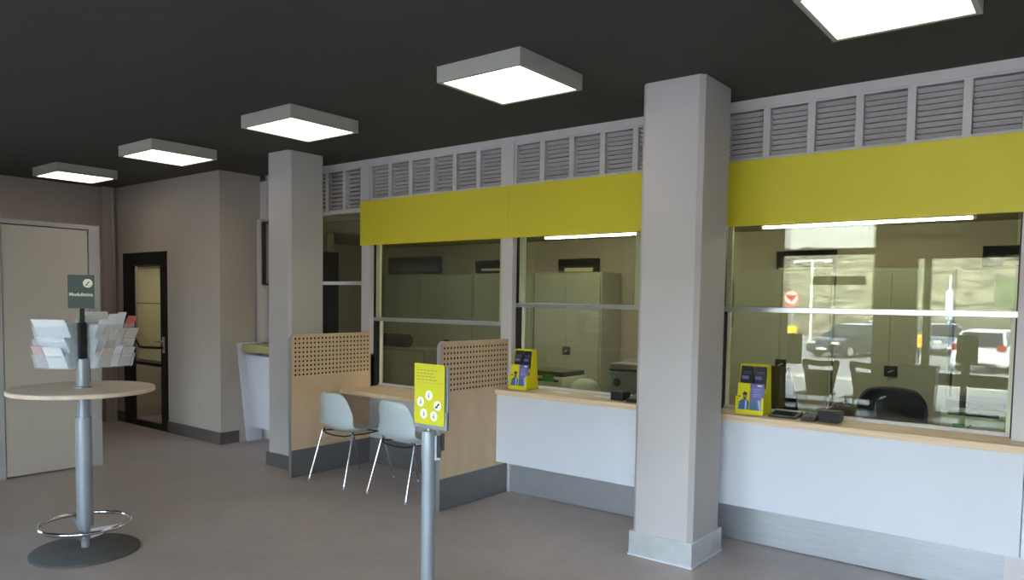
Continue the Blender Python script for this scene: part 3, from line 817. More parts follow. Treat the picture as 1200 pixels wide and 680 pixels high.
# ------------------------------------------------------------------ small devices on the worktop
def keypad(x0, x1, y0, y1, h, label, cat='card reader', keys=True):
    z0 = .881
    g = thing('card_reader', label, cat, ((x0+x1)/2, (y0+y1)/2, z0))
    b = BM(); prism(b, [(x0, y0, z0), (x0, y0, z0+h*.5), (x0, y1, z0+h), (x0, y1, z0)], (x1-x0, 0, 0)); bmesh.ops.bevel(b, geom=b.edges[:], offset=.003, segments=2, affect='EDGES'); bd = obj('body', b, 'dark', g)
    if keys:
        sl = Vector((0, y1-y0, h*.5)).normalized(); nn = Vector((0, -h*.5, y1-y0)).normalized()
        b = BM()
        for i in range(3):
            for j in range(4):
                c = Vector((x0+(x1-x0)*(.25+.25*i), y0, z0+h*.5))+sl*((y1-y0)*(.12+.12*j))+nn*.0015
                obox(b, c, (1, 0, 0), sl, nn, .010, .007, .004)
        obj('keys', b, 'printerd', g)
        b = BM(); c = Vector(((x0+x1)/2, y0, z0+h*.5))+sl*((y1-y0)*.78)+nn*.001
        obox(b, c, (1, 0, 0), sl, nn, (x1-x0)*.7, .026, .002); obj('screen', b, 'teal', g)
    return g
keypad(-1.43, -1.345, 4.775, 4.905, .045, 'black card reader on the worktop between the tablet and the black box')
g = thing('receipt_printer', 'black square box with tapered sides on the worktop in front of the right window', 'box', (-1.265, 4.86, .881))
b = BM(); prism(b, [(-1.325, 4.80, .881), (-1.215, 4.80, .881), (-1.205, 4.795, .945), (-1.335, 4.795, .945)], (0, .12, 0)); bmesh.ops.bevel(b, geom=b.edges[:], offset=.004, segments=2, affect='EDGES'); obj('body', b, 'dark', g)
b = BM(); box(b, -1.325, -1.215, 4.81, 4.905, .946, .951, .002); obj('lid', b, 'dark', g)
g = thing('signature_pad', 'flat black signature tablet with silver top edge, right of the yellow stand', 'tablet', (-1.56, 4.85, .881))
b = BM(); prism(b, [(-1.64, 4.79, .881), (-1.64, 4.79, .893), (-1.64, 4.94, .915), (-1.64, 4.94, .881)], (.175, 0, 0)); bmesh.ops.bevel(b, geom=b.edges[:], offset=.003, segments=2, affect='EDGES'); obj('body', b, 'dark', g)
b = BM(); obox(b, (-1.5525, 4.925, .916), (1, 0, 0), (0, .15, .022), (0, -.022, .15), .165, .025, .003); obj('top_edge', b, 'alu', g)
b = BM(); obox(b, (-1.5525, 4.855, .9045), (1, 0, 0), (0, .15, .022), (0, -.022, .15), .14, .09, .003); obj('screen', b, 'darkglass', g)
g = thing('receipt_printer', 'small black box on the worktop at the left side of the large column', 'box', (-2.75, 4.84, .881))
b = BM(); box(b, -2.81, -2.705, 4.79, 4.91, .881, .942, .006); obj('body', b, 'dark', g)
b = BM(); box(b, -2.80, -2.715, 4.80, 4.88, .942, .947, .002); obj('lid', b, 'dark', g)
keypad(-2.66, -2.575, 4.76, 4.89, .05, 'black card reader beside the small black box, left of the large column')
for x, y, l in ((-3.33, 4.90, 'small white paper slip lying on the worktop beside the left brochure stand'), (-2.93, 4.905, 'small white paper slip lying on the worktop left of the small black box')):
    b = BM(); box(b, x-.08, x+.08, y-.02, y+.02, .8812, .884); tag(obj('paper_slip', b, 'paper'), l, 'paper')

# ------------------------------------------------------------------ office behind the glass
b = BM(); box(b, -9.0, XR, YB, YB+.15, 0, CEIL)
struct('wall_office_back', b, 'office', label='taupe back wall of the office behind the cabinets')
b = BM(); box(b, -9.0, -8.85, 6.0, YB+.15, 0, CEIL)
struct('wall_office_left', b, 'office', label='left end wall of the office')
b = BM(); box(b, -9.0, XR, YW+.12, YB+.15, 2.40, 2.5)
struct('ceiling_office', b, 'office', label='low ceiling of the office behind the glass')
def cabinet(x0, label, leftkey=False, top=1.96):
    g = thing('metal_cabinet', label, 'cabinet', (x0+.5, 7.83, 0), 'grey green office cabinets')
    b = BM(); box(b, x0+.004, x0+.996, 7.622, 8.06, .0, top, .002); obj('body', b, 'cab', g)
    for k in (0, 1):
        a = x0+.022+k*.479
        b = BM(); box(b, a, a+.475, 7.602, 7.622, .07, top-.03, .003); dr = obj('door', b, 'cab', g)
        if k == 1:
            b = BM(); box(b, a-.035, a+.075, 7.586, 7.602, .955, 1.055, .004); h = obj('lock_plate', b, 'dark', dr)
            b = BM(); obox(b, (a+.022, 7.58, 1.005), (1, 0, .5), (0, 1, 0), (-.5, 0, 1), .05, .012, .012, .003); obj('lock_handle', b, 'alu', h)
    b = BM(); box(b, x0+.02, x0+.98, 7.61, 7.62, .0, .07); obj('plinth', b, 'dark', g)
    return g
for x0, l in ((-8.62, 'grey-green metal cabinet at the left end of the office row, behind the black rolls'), (-7.62, 'grey-green metal cabinet seen left in the desk window'),
              (-6.62, 'grey-green metal cabinet seen right in the desk window'), (-5.61, 'grey-green metal cabinet with key, in the window left of the large column'),
              (-3.01, 'grey-green metal cabinet directly behind the right brochure stand'), (-2.0, 'grey-green metal cabinet behind the black office chair'),
              (-.99, 'grey-green metal cabinet at the right edge behind the street reflections')):
    cabinet(x0, l)
# high windows in the office wall
def highwin(n, x0, x1, z0, z1, bar, label):
    g = sthing('window_%d' % n, label, ((x0+x1)/2, YB, z0))
    b = BM()
    box(b, x0, x1, YB-.03, YB-.001, z1-.085, z1); box(b, x0, x1, YB-.02, YB-.001, z0, z0+.04)
    box(b, x0, x0+.04, YB-.02, YB-.001, z0, z1); box(b, x1-.04, x1, YB-.02, YB-.001, z0, z1); obj('frame', b, 'void', g)
    b = BM(); box(b, x0+.04, x1-.04, YB-.01, YB-.002, z0+.04, z1-.085); obj('pane', b, 'darkglass', g)
    if bar:
        b = BM(); box(b, x0+bar[0], x1-bar[1], YB-.03, YB-.012, bar[2], bar[3]); obj('light_strip', b, 'palebar', g)
highwin(6, -8.8, -7.66, 1.99, 2.25, None, 'dark high window left in the desk window')
highwin(7, -6.99, -6.2, 1.99, 2.165, (.12, .0, 2.02, 2.05), 'dark high window with a pale strip, at the right of the desk window')
highwin(8, -5.56, -4.945, 1.97, 2.155, (.10, .09, 1.99, 2.04), 'dark high window above the cabinet left of the large column')
highwin(9, -2.73, -2.12, 1.90, 2.175, (.03, .03, 1.97, 2.0), 'dark high window right of the large column')
highwin(10, -.85, -.2, 1.90, 2.17, (.16, .03, 1.99, 2.03), 'dark high window at the right edge')
# black door in the end wall
d = sthing('door_3', 'black door in the far end wall of the office', (-8.85, 6.6, 0))
b = BM(); box(b, -7.60, -7.47, 5.86, 6.03, 0, 2.17, .004); obj('door_jamb', b, 'void', d)
b = BM(); box(b, -8.85, -8.82, 6.2, 6.9, 0, 2.24, .004); obj('door_leaf', b, 'dark', d)
b = BM(); tube(b, [(-8.82, 6.3, 1.05), (-8.77, 6.3, 1.05), (-8.77, 6.42, 1.05)], .01, 8); obj('door_handle', b, 'alu', d)
# frames on the wall between cabinets
g = thing('notice_board', 'small brown wooden notice board on the wall right behind the large column', 'notice board', (-3.22, YB-.02, 1.35))
b = BM(); box(b, -3.34, -3.12, YB-.03, YB, 1.35, 1.85, .003); obj('board', b, 'brownwood', g)
b = BM(); box(b, -3.315, -3.145, YB-.033, YB-.03, 1.375, 1.825); obj('sheet', b, 'brown', g)
# strip lights
def strip(x0, x1, y, z, label, top=2.402):
    g = thing('strip_light', label, 'strip light', ((x0+x1)/2, y, z), 'strip lights on the office ceiling')
    b = BM(); box(b, x0-.02, x1+.02, y-.012, y+.012, z+.012, z+.024, .002); obj('housing', b, 'frame', g)
    for x in (x0+.25, x1-.25):
        b = BM(); tube(b, [(x, y, z+.024), (x, y, top)], .005, 8); obj('hanger', b, 'frame', g)
    b = BM(); tube(b, [(x0, y, z), (x1, y, z)], .010, 12); obj('tube', b, 'tube', g, True)
    for x in (x0-.015, x1+.015):
        b = BM(); box(b, x-.012, x+.012, y-.014, y+.014, z-.014, z+.024, .002); obj('end_cap', b, 'white', g)
strip(-2.46, -.805, 6.9, 2.313, 'white strip light seen in the window right of the large column')
strip(-4.925, -3.3, 6.9, 2.313, 'white strip light seen in the window left of the large column')

strip(-1.9, -.4, 5.75, 2.35, 'unseen strip light added to brighten the office close behind the right window')  # added fill lamp, out of view above the fascia, lifts the dim office
strip(-5.2, -3.7, 5.75, 2.35, 'unseen strip light added to brighten the office close behind the desk window')  # second added lamp for office brightness, kept out of sight
strip(-9.5, -8.3, 4.85, 2.55, 'unseen strip light added to brighten the blind behind the black glazed door', 2.602)  # added lamp that lights the dark blind from behind
strip(-6.95, -5.75, 6.2, 2.35, 'unseen strip light added to brighten the office over the low grey box')  # added lamp, placed out of sight to lighten the left office bay
# desk behind the glass
b = BM(); box(b, -5.4, 1.5, 5.16, 5.75, .70, .735, .004)
dk = thing('office_desk', 'long staff desk behind the counter windows', 'desk', (-2, 5.45, 0))
obj('desk_top', b, 'printerd', dk)
for x in (-5.3, -3.6, -1.95, -.2, 1.4):
    b = BM(); box(b, x-.02, x+.02, 5.2, 5.7, 0, .70); obj('desk_leg', b, 'printerd', dk)
ZD = .735
def printer(x0, x1, y0, y1, z1, label, m='printer', topm='dark', side=None):
    g = thing('office_printer', label, 'printer', ((x0+x1)/2, (y0+y1)/2, ZD))
    b = BM(); box(b, x0, x1, y0, y1, ZD, z1-.04, .015); obj('body', b, m, g)
    b = BM(); prism(b, [(x0+.02, y0+.02, z1-.04), (x0+.02, y0+.03, z1), (x0+.02, y1-.02, z1), (x0+.02, y1-.02, z1-.04)], (x1-x0-.04, 0, 0)); obj('paper_tray', b, topm, g)
    b = BM(); box(b, x0+.04, x1-.04, y0-.004, y0+.002, z1-.085, z1-.065); obj('slot', b, 'dark', g)
    return g
p = printer(-.73, -.385, 5.22, 5.62, 1.035, 'pale green-white printer with dark top behind the right window')
b = BM(); tube(b, [(-.56, 5.20, .90), (-.60, 5.19, .86), (-.615, 5.19, .80), (-.61, 5.2, .74)], .004, 6); obj('cable', b, 'dark', p, True)
b = BM(); box(b, -.66, -.60, 5.215, 5.22, .84, .90, .004); box(b, -.48, -.44, 5.215, 5.22, .86, .88, .004); obj('control_buttons', b, 'grn', p)
p = printer(-4.06, -3.62, 5.35, 5.75, .985, 'white printer with a green label behind the left brochure stand')
b = BM(); box(b, -3.83, -3.71, 5.343, 5.35, .90, .965, .002); obj('green_label', b, 'grn', p, label='green label on the front')
g = thing('paper_dome', 'pale rounded machine cover right of the green-labelled printer', 'machine', (-3.48, 5.5, ZD))
b = BM()
lathe(b, [(0, .20), (.06, .195), (.11, .16), (.135, .10), (.14, 0), (0, 0)], (-3.48, 5.5, ZD), 24); obj('cover', b, 'printer', g, True)
b = BM(); box(b, -3.54, -3.42, 5.355, 5.365, ZD+.02, ZD+.07, .004); obj('slot', b, 'dark', g)
g = thing('ticket_printer', 'dark grey printer with blue sheets in the tray, partly behind the large column', 'printer', (-3.1, 5.6, ZD))
b = BM(); box(b, -3.24, -2.86, 5.5, 5.8, ZD, 1.09, .012); obj('body', b, 'printerd', g)
b = BM(); prism(b, [(-3.23, 5.47, 1.03), (-3.23, 5.78, 1.10), (-3.23, 5.78, 1.11), (-3.23, 5.47, 1.04)], (.36, 0, 0)); obj('output_tray', b, 'dark', g)
b = BM(); prism(b, [(-3.22, 5.46, 1.0), (-3.22, 5.6, 1.03), (-3.22, 5.6, 1.04), (-3.22, 5.46, 1.01)], (.12, 0, 0)); obj('blue_sheets', b, 'teal', g)
b = BM(); disc(b, (-3.16, 5.4955, .93), (0, -1, 0), .035, .004); obj('dial', b, 'dark', g)
# left bay: black roll on a grey box
g = thing('steel_locker', 'low grey box cabinet behind the desk window, under the black roll', 'cabinet', (-6.75, 6.75, 0))
b = BM(); box(b, -7.3, -6.42, 6.5, 7.0, 0, .985, .005); obj('body', b, 'printerd', g)
b = BM(); box(b, -7.28, -6.44, 6.492, 6.5, .04, .96, .002); obj('door', b, 'cab', g)
g = thing('document_bag', 'black ribbed roll lying on the low grey box behind the desk window', 'bag', (-6.95, 6.7, .986))
b = BM()
pts = [(-7.28, 6.7, 1.072), (-6.86, 6.7, 1.072)]
N_ = 30; tube(b, [(-7.40+.46*i/N_, 6.7, 1.072) for i in range(N_+1)], [.084 if i % 2 else .078 for i in range(N_+1)], 20); obj('body', b, 'dark', g, True)
b = BM(); lathe(b, [(0, 0), (.086, 0), (.086, .02), (0, .02)], (0, 0, 0), 20)
bmesh.ops.rotate(b, verts=b.verts[:], cent=(0, 0, 0), matrix=Matrix.Rotation(PI/2, 3, 'Y')); bmesh.ops.translate(b, verts=b.verts[:], vec=(-6.94, 6.7, 1.072)); obj('end_cap', b, 'dark', g, True)
# clutter behind the tablet
g = thing('monitor', 'black monitor seen edge-on with a silver edge, right of the right brochure stand', 'monitor', (-1.70, 5.3, ZD))
a = Vector((-1.78, 5.20, .74)); e = Vector((.86, .5, 0)).normalized()
b = BM(); prism(b, [(-1.83, 5.25, .82), (-1.545, 5.18, .80), (-1.66, 5.24, 1.165), (-1.83, 5.32, 1.17)], (.0, .03, 0)); obj('screen', b, 'dark', g)
b = BM(); tube(b, [(-1.542, 5.19, .80), (-1.657, 5.25, 1.165)], .006, 6); obj('silver_edge', b, 'alu', g)
b = BM(); box(b, -1.76, -1.66, 5.27, 5.36, ZD, .84, .006); obj('stand', b, 'dark', g)
g = thing('cloth_pile', 'dark brown cloth bundle on the staff desk behind the card reader', 'cloth', (-1.36, 5.5, ZD))
b = BM(); lathe(b, [(0, .20), (.03, .195), (.08, .16), (.13, .11), (.15, .05), (.15, 0), (0, 0)], (-1.36, 5.5, ZD), 18, 1.0, .8)
for v in b.verts: v.co += Vector((random.uniform(-.008, .008), random.uniform(-.008, .008), random.uniform(-.006, .006) if v.co.z > ZD+.01 else 0))
obj('bundle', b, 'brown', g, True)
for i, (x, y, w, dpt, zz, hh, m, l) in enumerate([(-1.66, 5.56, .24, .3, ZD, .025, 'teal', 'blue-grey folder on the staff desk behind the monitor edge, lowest'),
        (-1.65, 5.56, .22, .26, ZD+.0255, .02, 'dark', 'black folder lying on the blue-grey folder'), (-1.66, 5.56, .2, .24, ZD+.046, .03, 'teal', 'blue-grey folder on top of the black folder'),
        (-1.09, 5.4, .22, .3, ZD, .03, 'dark', 'black folder on the staff desk right of the cloth bundle')]):
    b = BM(); box(b, x-w/2, x+w/2, y-dpt/2, y+dpt/2, zz, zz+hh-.001, .003); tag(obj('folder', b, m), l, 'folder', 'folders on the staff desk')

def office_chair(x, y, label):
    g = thing('office_chair', label, 'office chair', (x, y, 0))
    b = BM()
    rows = []
    for i in range(9):
        t = i/8; z = .58+.45*t; w = .235*(1-.0*t) if t < .7 else .235-.05*(t-.7)/.3
        if i == 8: w -= .03
        rows.append([b.verts.new((x+w*s, y+.03+.06*abs(s)**2*-1+.03*math.sin(t*PI), z+(0 if i < 7 else -.025*abs(s)**3))) for s in [-1+2*k/10 for k in range(11)]])
    for A_, B_ in zip(rows, rows[1:]):
        for k in range(10): b.faces.new((A_[k], A_[k+1], B_[k+1], B_[k]))
    o = obj('backrest', b, 'dark', g, True)
    md = o.modifiers.new('thickness', 'SOLIDIFY'); md.thickness = .05; md.offset = 0
    md = o.modifiers.new('smooth', 'SUBSURF'); md.levels = 1; md.render_levels = 2
    b = BM(); box(b, x-.24, x+.24, y+.03, y+.50, .44, .52, .03); obj('seat', b, 'dark', g, True)
    b = BM(); tube(b, [(x, y+.03, .66), (x, y-.01, .48), (x, y+.12, .42), (x, y+.27, .42)], .02, 10); obj('back_support', b, 'dark', g, True)
    b = BM(); tube(b, [(x, y+.27, .12), (x, y+.27, .44)], .03, 14); obj('gas_lift', b, 'dark', g, True)
    for k in range(5):
        a = 2*PI*k/5+.3; c = Vector((x, y+.27, 0))
        b = BM(); tube(b, [c+Vector((0, 0, .13)), c+Vector((math.cos(a)*.28, math.sin(a)*.28, .075))], [.025, .016], 10); lg = obj('base_arm', b, 'dark', g, True)
        b = BM(); q = c+Vector((math.cos(a)*.28, math.sin(a)*.28, .03)); tube(b, [q-Vector((.015, 0, 0)), q+Vector((.015, 0, 0))], .03, 14); obj('castor', b, 'dark', lg, True)
office_chair(-1.13, 5.88, 'black office chair behind the right window, its rounded back to the glass')

# ------------------------------------------------------------------ entrance front (seen in the glass)
FX = dict(a0=-4.17, a1=-2.70, b0=-2.16, b1=.55, c0=1.05, c1=3.2)
b = BM()
def fw(x0, x1, z0, z1): box(b, x0, x1, YF-.25, YF, z0, z1)
fw(XL, FX['a0'], -.7, CEIL); fw(FX['a1'], FX['b0'], -.7, CEIL); fw(FX['b1'], FX['c0'], -.7, CEIL); fw(FX['c1'], XR+.25, -.7, CEIL)
fw(FX['a0'], FX['a1'], -.7, 0); fw(FX['b0'], FX['b1'], -.7, 0); fw(FX['c0'], FX['c1'], -.7, 0)
fw(FX['b0'], FX['b1'], 2.36, CEIL); fw(FX['c0'], FX['c1'], 2.36, CEIL)
struct('wall_front', b, 'wall', label='entrance wall behind the camera')
def frontglaz(n, x0, x1, z1, bars, mull, label):
    g = sthing('window_%d' % n, label, ((x0+x1)/2, YF-.1, 0))
    b = BM()
    for z, h in bars: box(b, x0, x1, YF-.15, YF-.08, z-h/2, z+h/2)
    for x, w in mull: box(b, x-w/2, x+w/2, YF-.15, YF-.08, 0, z1)
    obj('frame', b, 'darksteel', g)
    zt = 2.46 if z1 > 2.5 else z1
    b = BM(); box(b, x0, x1, YF-.12, YF-.114, .02, zt); obj('pane', b, 'facadeglass', g)
    if zt < z1:
        b = BM(); box(b, x0, x1, YF-.12, YF-.114, zt, z1); obj('transom_pane', b, 'transom', g, label='pane with a tint added to dim the sky')
frontglaz(11, FX['a0'], FX['a1'], CEIL, [(2.46, .10), (.03, .06)], [(FX['a0']+.02, .04), (FX['a1']-.02, .04)], 'glazed entrance door opening behind the camera')
frontglaz(12, FX['b0'], FX['b1'], 2.36, [(.54, .18), (2.34, .04), (.03, .06)], [(FX['b0']+.02, .04), (-1.995, .10), (-.55, .1), (FX['b1']-.02, .04)], 'wide shop window behind the camera')
frontglaz(13, FX['c0'], FX['c1'], 2.36, [(.54, .18), (2.34, .04), (.03, .06)], [(FX['c0']+.02, .04), (2.1, .1), (FX['c1']-.02, .04)], 'second shop window behind the camera')
g = sthing('window_14', 'window in the far left wall beside the camera side', (XL-.1, -.5, .9))
b = BM()
for y in (-1.58, -.5, .58): box(b, XL-.14, XL-.07, y-.03, y+.03, .9, 2.5)
for z in (.93, 2.47): box(b, XL-.14, XL-.07, -1.6, .6, z-.03, z+.03)
obj('frame', b, 'darksteel', g)
b = BM(); box(b, XL-.11, XL-.104, -1.6, .6, .9, 2.5); obj('pane', b, 'facadeglass', g)
yy = YF-.11
def sticker(x0, x1, z0, z1, m, label):
    b = BM(); box(b, x0, x1, yy, yy+.003, z0, z1); tag(obj('glass_sticker', b, m), label, 'sticker')
sticker(-3.66, -2.84, 1.935, 2.075, 'brown', 'wide dark sticker on the entrance glass, reflected in the right window')
sticker(-4.12, -3.80, .635, 1.135, 'brown', 'dark upright poster on the entrance glass, reflected beside the brochure stand')
sticker(-3.375, -3.23, .905, .985, 'icon', 'small white label on the entrance glass, reflected over the dark car')
sticker(-1.15, -.86, 1.61, 2.03, 'poster', 'pale green poster on the shop window, reflected at the right edge')
# waiting chairs with a hand slot (reflected)
def slot_chair(label):
    g = thing('waiting_chair', label, 'chair', (0, 0, 0), 'waiting chairs by the entrance')
    # backrest outline tapering downwards, with a hand slot near the top
    out = [(-.17, .46), (.17, .46), (.195, .60), (.21, .70), (.235, .80), (.238, .86), (.218, .885), (.14, .875), (0, .862), (-.14, .875), (-.218, .885), (-.238, .86), (-.235, .80), (-.21, .70), (-.195, .60)]
    b = BM(); t = .018
    # two rings of quads between outline and slot
    slot = []
    for (px, pz) in out:
        a = math.atan2(pz-.838, px/5.5)
        sx = .16*max(-1, min(1, px/.17)); top_ = pz > .865 or (pz > .86 and abs(px) < .1)
        sz = (.785 if top_ else .722)+.02*(abs(sx)/.16)
        if .855 < pz < .865 and abs(px) > .1: sz = .775
        slot.append((sx, sz))
    n = len(out)
    for y in (-t/2, t/2):
        O = [b.verts.new((p[0], y, p[1])) for p in out]; I = [b.verts.new((p[0], y, p[1])) for p in slot]
        for k in range(n):
            k2 = (k+1) % n
            b.faces.new((O[k], O[k2], I[k2], I[k]))
        if y < 0: O0, I0 = O, I
    for k in range(n):
        k2 = (k+1) % n
        b.faces.new((O0[k], O0[k2], O[k2], O[k])); b.faces.new((I0[k], I0[k2], I[k2], I[k]))
    obj('backrest', b, 'greypole', g)
    b = BM(); box(b, -.215, .215, .0, .42, .435, .46, .01); obj('seat', b, 'greypole', g)
    for sx in (-1, 1):
        for y0, y1 in ((.02, -.04), (.38, .42)):
            b = BM(); tube(b, [(sx*.17, y0, .435), (sx*.19, y1, 0)], .011, 8); obj('leg', b, 'chrome', g, True)
    return g
w0 = slot_chair('slotted waiting chair by the entrance, middle one reflected in the right window')
for k, (x, y, l) in enumerate([(-2.89, -.42, None), (-2.30, -.46, 'slotted waiting chair by the entrance, reflected right beside the dark pillar'), (-3.66, -.40, 'slotted waiting chair by the entrance, reflected behind the brochure stand')]):
    c = w0 if k == 0 else copy_tree(w0)
    c.location = (x, y, 0); c.rotation_euler.z = PI if False else 0
    if l: c['label'] = l
g = thing('waste_bin', 'tall grey tapered bin beside the entrance pillar, seen only in reflection', 'bin', (-2.0, -2.2, 0))
b = BM(); prism(b, [(-2.20, -2.40, 0), (-1.80, -2.40, 0), (-1.77, -2.40, .72), (-2.23, -2.40, .72)], (0, .3, 0)); obj('body', b, 'greypole', g)
b = BM(); box(b, -2.24, -1.76, -2.41, -2.09, .72, .76, .01); obj('lid', b, 'dark', g)

# ------------------------------------------------------------------ street (seen in the glass)
GZ = -.63
M['asphalt'] = mat('asphalt', (150, 149, 146), .9, noise=.12, scale=2.5)
M['kerb'] = mat('kerb_stone', (196, 192, 184), .9, noise=.06)
M['hill'] = mat('hill_scrub', (112, 106, 88), 1.0, noise=.75, scale=.7)
M['treeg'] = mat('tree_green', (92, 104, 58), 1.0, noise=.4, scale=1.2)
M['carblack'] = mat('car_paint_dark', (44, 50, 60), .25, coat=.6, noise=0)
M['carwhite'] = mat('car_paint_white', (232, 236, 240), .3, coat=.6, noise=0)
M['cargrey'] = mat('car_paint_grey', (96, 104, 120), .3, coat=.6, noise=0)
M['carglass'] = mat('car_glass', (34, 40, 46), .08, noise=0, spec=.8)
M['red'] = mat('sign_red', (206, 40, 44), .5, noise=0)
M['carred'] = mat('car_tail_light', (150, 50, 50), .3, noise=0)
b = BM(); box(b, -60, 50, -120, YF-.25, GZ-.3, GZ)
struct('ground', b, 'asphalt', label='car park asphalt outside the entrance')
b = BM(); box(b, -40, 30, -14.2, -13.9, GZ, GZ+.10); box(b, -40, 30, YF-1.9, YF-.25, GZ, GZ+.12)
struct('trim_kerb', b, 'kerb', label='pale kerb and pavement outside')
b = BM(); box(b, -12, 6, YF-1.6, YF-.25, GZ+.12, -.02)
struct('trim_step', b, 'kerb', label='entrance step')
# hillside
b = BM(); nx, ny = 90, 26; V = {}
from mathutils import noise as mnoise
for i in range(nx+1):
    for j in range(ny+1):
        x = -100+170*i/nx; y = -46-70*j/ny
        h = max(0, (j/ny))**.8*11.5+.9*mnoise.noise(Vector((x*.12, y*.12, 0)))*(1 if j else 0)+.8*mnoise.noise(Vector((x*.5, y*.5, 3)))*(1 if j else 0)
        V[i, j] = b.verts.new((x, y, GZ+h-.05))
for i in range(nx):
    for j in range(ny): b.faces.new((V[i, j], V[i+1, j], V[i+1, j+1], V[i, j+1]))
struct('hillside', b, 'hill', label='scrubby hillside beyond the car park', smooth=True)

def car(x, y, rz, paint, label, hatch=False, rear=False):
    g = thing('parked_car', label, 'car', (0, 0, 0))
    Lh = 2.0 if hatch else 2.25; W = .86
    if hatch: body = [(-Lh, .35), (-Lh, .72), (-Lh+.08, .93), (-1.4, .98), (.75, .95), (1.55, .84), (1.92, .66), (Lh, .5), (Lh, .25), (-Lh, .25)]
    else: body = [(-Lh, .3), (-Lh, .78), (-Lh+.12, .96), (-1.3, 1.0), (.85, .95), (1.75, .82), (2.15, .66), (Lh, .5), (Lh, .22), (-Lh, .22)]
    b = BM(); prism(b, [(p[0], -W, p[1]) for p in body], (0, 2*W, 0))
    bmesh.ops.bevel(b, geom=[e for e in b.edges], offset=.07, segments=3, affect='EDGES')
    # wheel arches read as dark wheels set into the sides
    obj('body', b, paint, g, True)
    if hatch: rf = [(-1.93, .93), (-1.62, 1.40), (-.9, 1.48), (.1, 1.45), (1.0, .93)]
    else: rf = [(-1.75, .96), (-1.0, 1.40), (-.3, 1.45), (.35, 1.40), (1.25, .93)]
    b = BM(); n = len(rf)
    lo = []; hi = []
    for s in (-1, 1):
        lo.append([b.verts.new((p[0], s*(W-.06-(p[1]-.93)*.34), p[1])) for p in rf])
    A_, B_ = lo; b.faces.new(A_); b.faces.new(list(reversed(B_)))
    for k in range(n): b.faces.new((A_[k], B_[k], B_[(k+1) % n], A_[(k+1) % n]))
    gh = obj('cabin', b, 'carglass', g)
    b = BM()      # roof skin and pillars
    for k in range(1, n-2):
        p, q = rf[k], rf[k+1]
        wp, wq = W-.06-(p[1]-.93)*.34, W-.06-(q[1]-.93)*.34
        prism(b, [(p[0], -wp-.005, p[1]-.02), (p[0], wp+.005, p[1]-.02), (q[0], wq+.005, q[1]-.02), (q[0], -wq-.005, q[1]-.02)], (0, 0, .045))
    for s in (-1, 1):
        for (k, k2) in ((0, 1), (n-1, n-2)):
            p, q = rf[k], rf[k2]
            tube(b, [(p[0], s*(W-.06-(p[1]-.93)*.34), p[1]), (q[0], s*(W-.06-(q[1]-.93)*.34), q[1])], .045, 6)
        tube(b, [(-.35, s*(W-.05), .95), (-.38, s*(W-.05-.17), 1.43)], .035, 6)
    obj('roof', b, paint, g)
    for sx, sy in ((1, 1), (1, -1), (-1, 1), (-1, -1)):
        cx = sx*(Lh-.75); b = BM()
        tube(b, [(cx, sy*(W-.17), .31), (cx, sy*(W+.015), .31)], .31, 24); wh = obj('wheel', b, 'dark', g, True)
        b = BM(); tube(b, [(cx, sy*(W+.005), .31), (cx, sy*(W+.025), .31)], .19, 20); obj('hub_cap', b, 'alu', wh, True)
    for s in (-1, 1):
        b = BM(); box(b, Lh-.22, Lh-.03, s*.62-.17, s*.62+.17, .58, .70, .03); obj('headlight', b, 'icon', g)
        b = BM(); box(b, -Lh-.015, -Lh+.16, s*.70-.13, s*.70+.13, .78, 1.0 if hatch else .88, .03); obj('tail_light', b, 'carred', g)
        b = BM(); box(b, .72, .86, s*(W+.09)-.08, s*(W+.09)+.08, .92, 1.04, .03); obj('wing_mirror', b, paint, g)
    b = BM(); box(b, -Lh-.02, -Lh+.01, -.26, .26, .5, .61); box(b, Lh-.01, Lh+.02, -.26, .26, .34, .45); obj('number_plate', b, 'icon', g)
    b = BM(); box(b, Lh-.03, Lh+.012, -.5, .5, .26, .33); box(b, -Lh-.012, -Lh+.03, -.6, .6, .27, .36); obj('bumper_grille', b, 'dark', g)
    g.location = (x, y, GZ); g.rotation_euler.z = rz
    return g
car(-8.35, -25.6, math.radians(115), 'carblack', 'dark saloon car parked outside, reflected in the right window')
car(-2.65, -21.7, math.radians(-76), 'carwhite', 'white hatchback parked outside, seen from behind in the reflection', hatch=True)
car(-5.9, -31.5, math.radians(70), 'cargrey', 'grey car parked further back, reflected left of the white hatchback')
car(-8.9, -33.0, math.radians(60), 'cargrey', 'grey car far behind the dark saloon in the reflection')
# stop sign on a pole
g = thing('stop_sign', 'round red and white stop sign on a pole outside, reflected in the right window', 'road sign', (-8.07, -15.55, GZ))
b = BM(); tube(b, [(-8.07, -15.6, GZ), (-8.07, -15.6, 2.2)], .03, 8); obj('pole', b, 'alu', g)
b = BM(); disc(b, (-8.07, -15.56, 1.86), (0, 1, 0), .24, .012, 32); r0 = obj('disc', b, 'red', g)
b = BM(); disc(b, (-8.07, -15.547, 1.86), (0, 1, 0), .20, .003, 32); disc(b, (-8.07, -15.55, 1.86), (0, 1, 0), .0, .0) if False else None
obj('inner_disc', b, 'icon', r0)
b = BM(); prism(b, [(-8.07-.17, -15.543, 1.96), (-8.07+.17, -15.543, 1.96), (-8.07, -15.543, 1.68)], (0, .002, 0)); obj('triangle', b, 'red', r0)
text('sign_lettering', 'STOP', .13, (-8.07, -15.538, 1.86), (-1, 0, 0), (0, 0, 1), 'ink', r0, bold=.004)
b = BM(); box(b, -8.18, -7.96, -15.57, -15.56, 1.46, 1.58); obj('small_plate', b, 'red', g)
b = BM(); box(b, -8.24, -7.88, -15.62, -15.5, .66, .92, .02)
obj('yellow_box', b, mat('yellow_box', (236, 196, 30), .5), g)
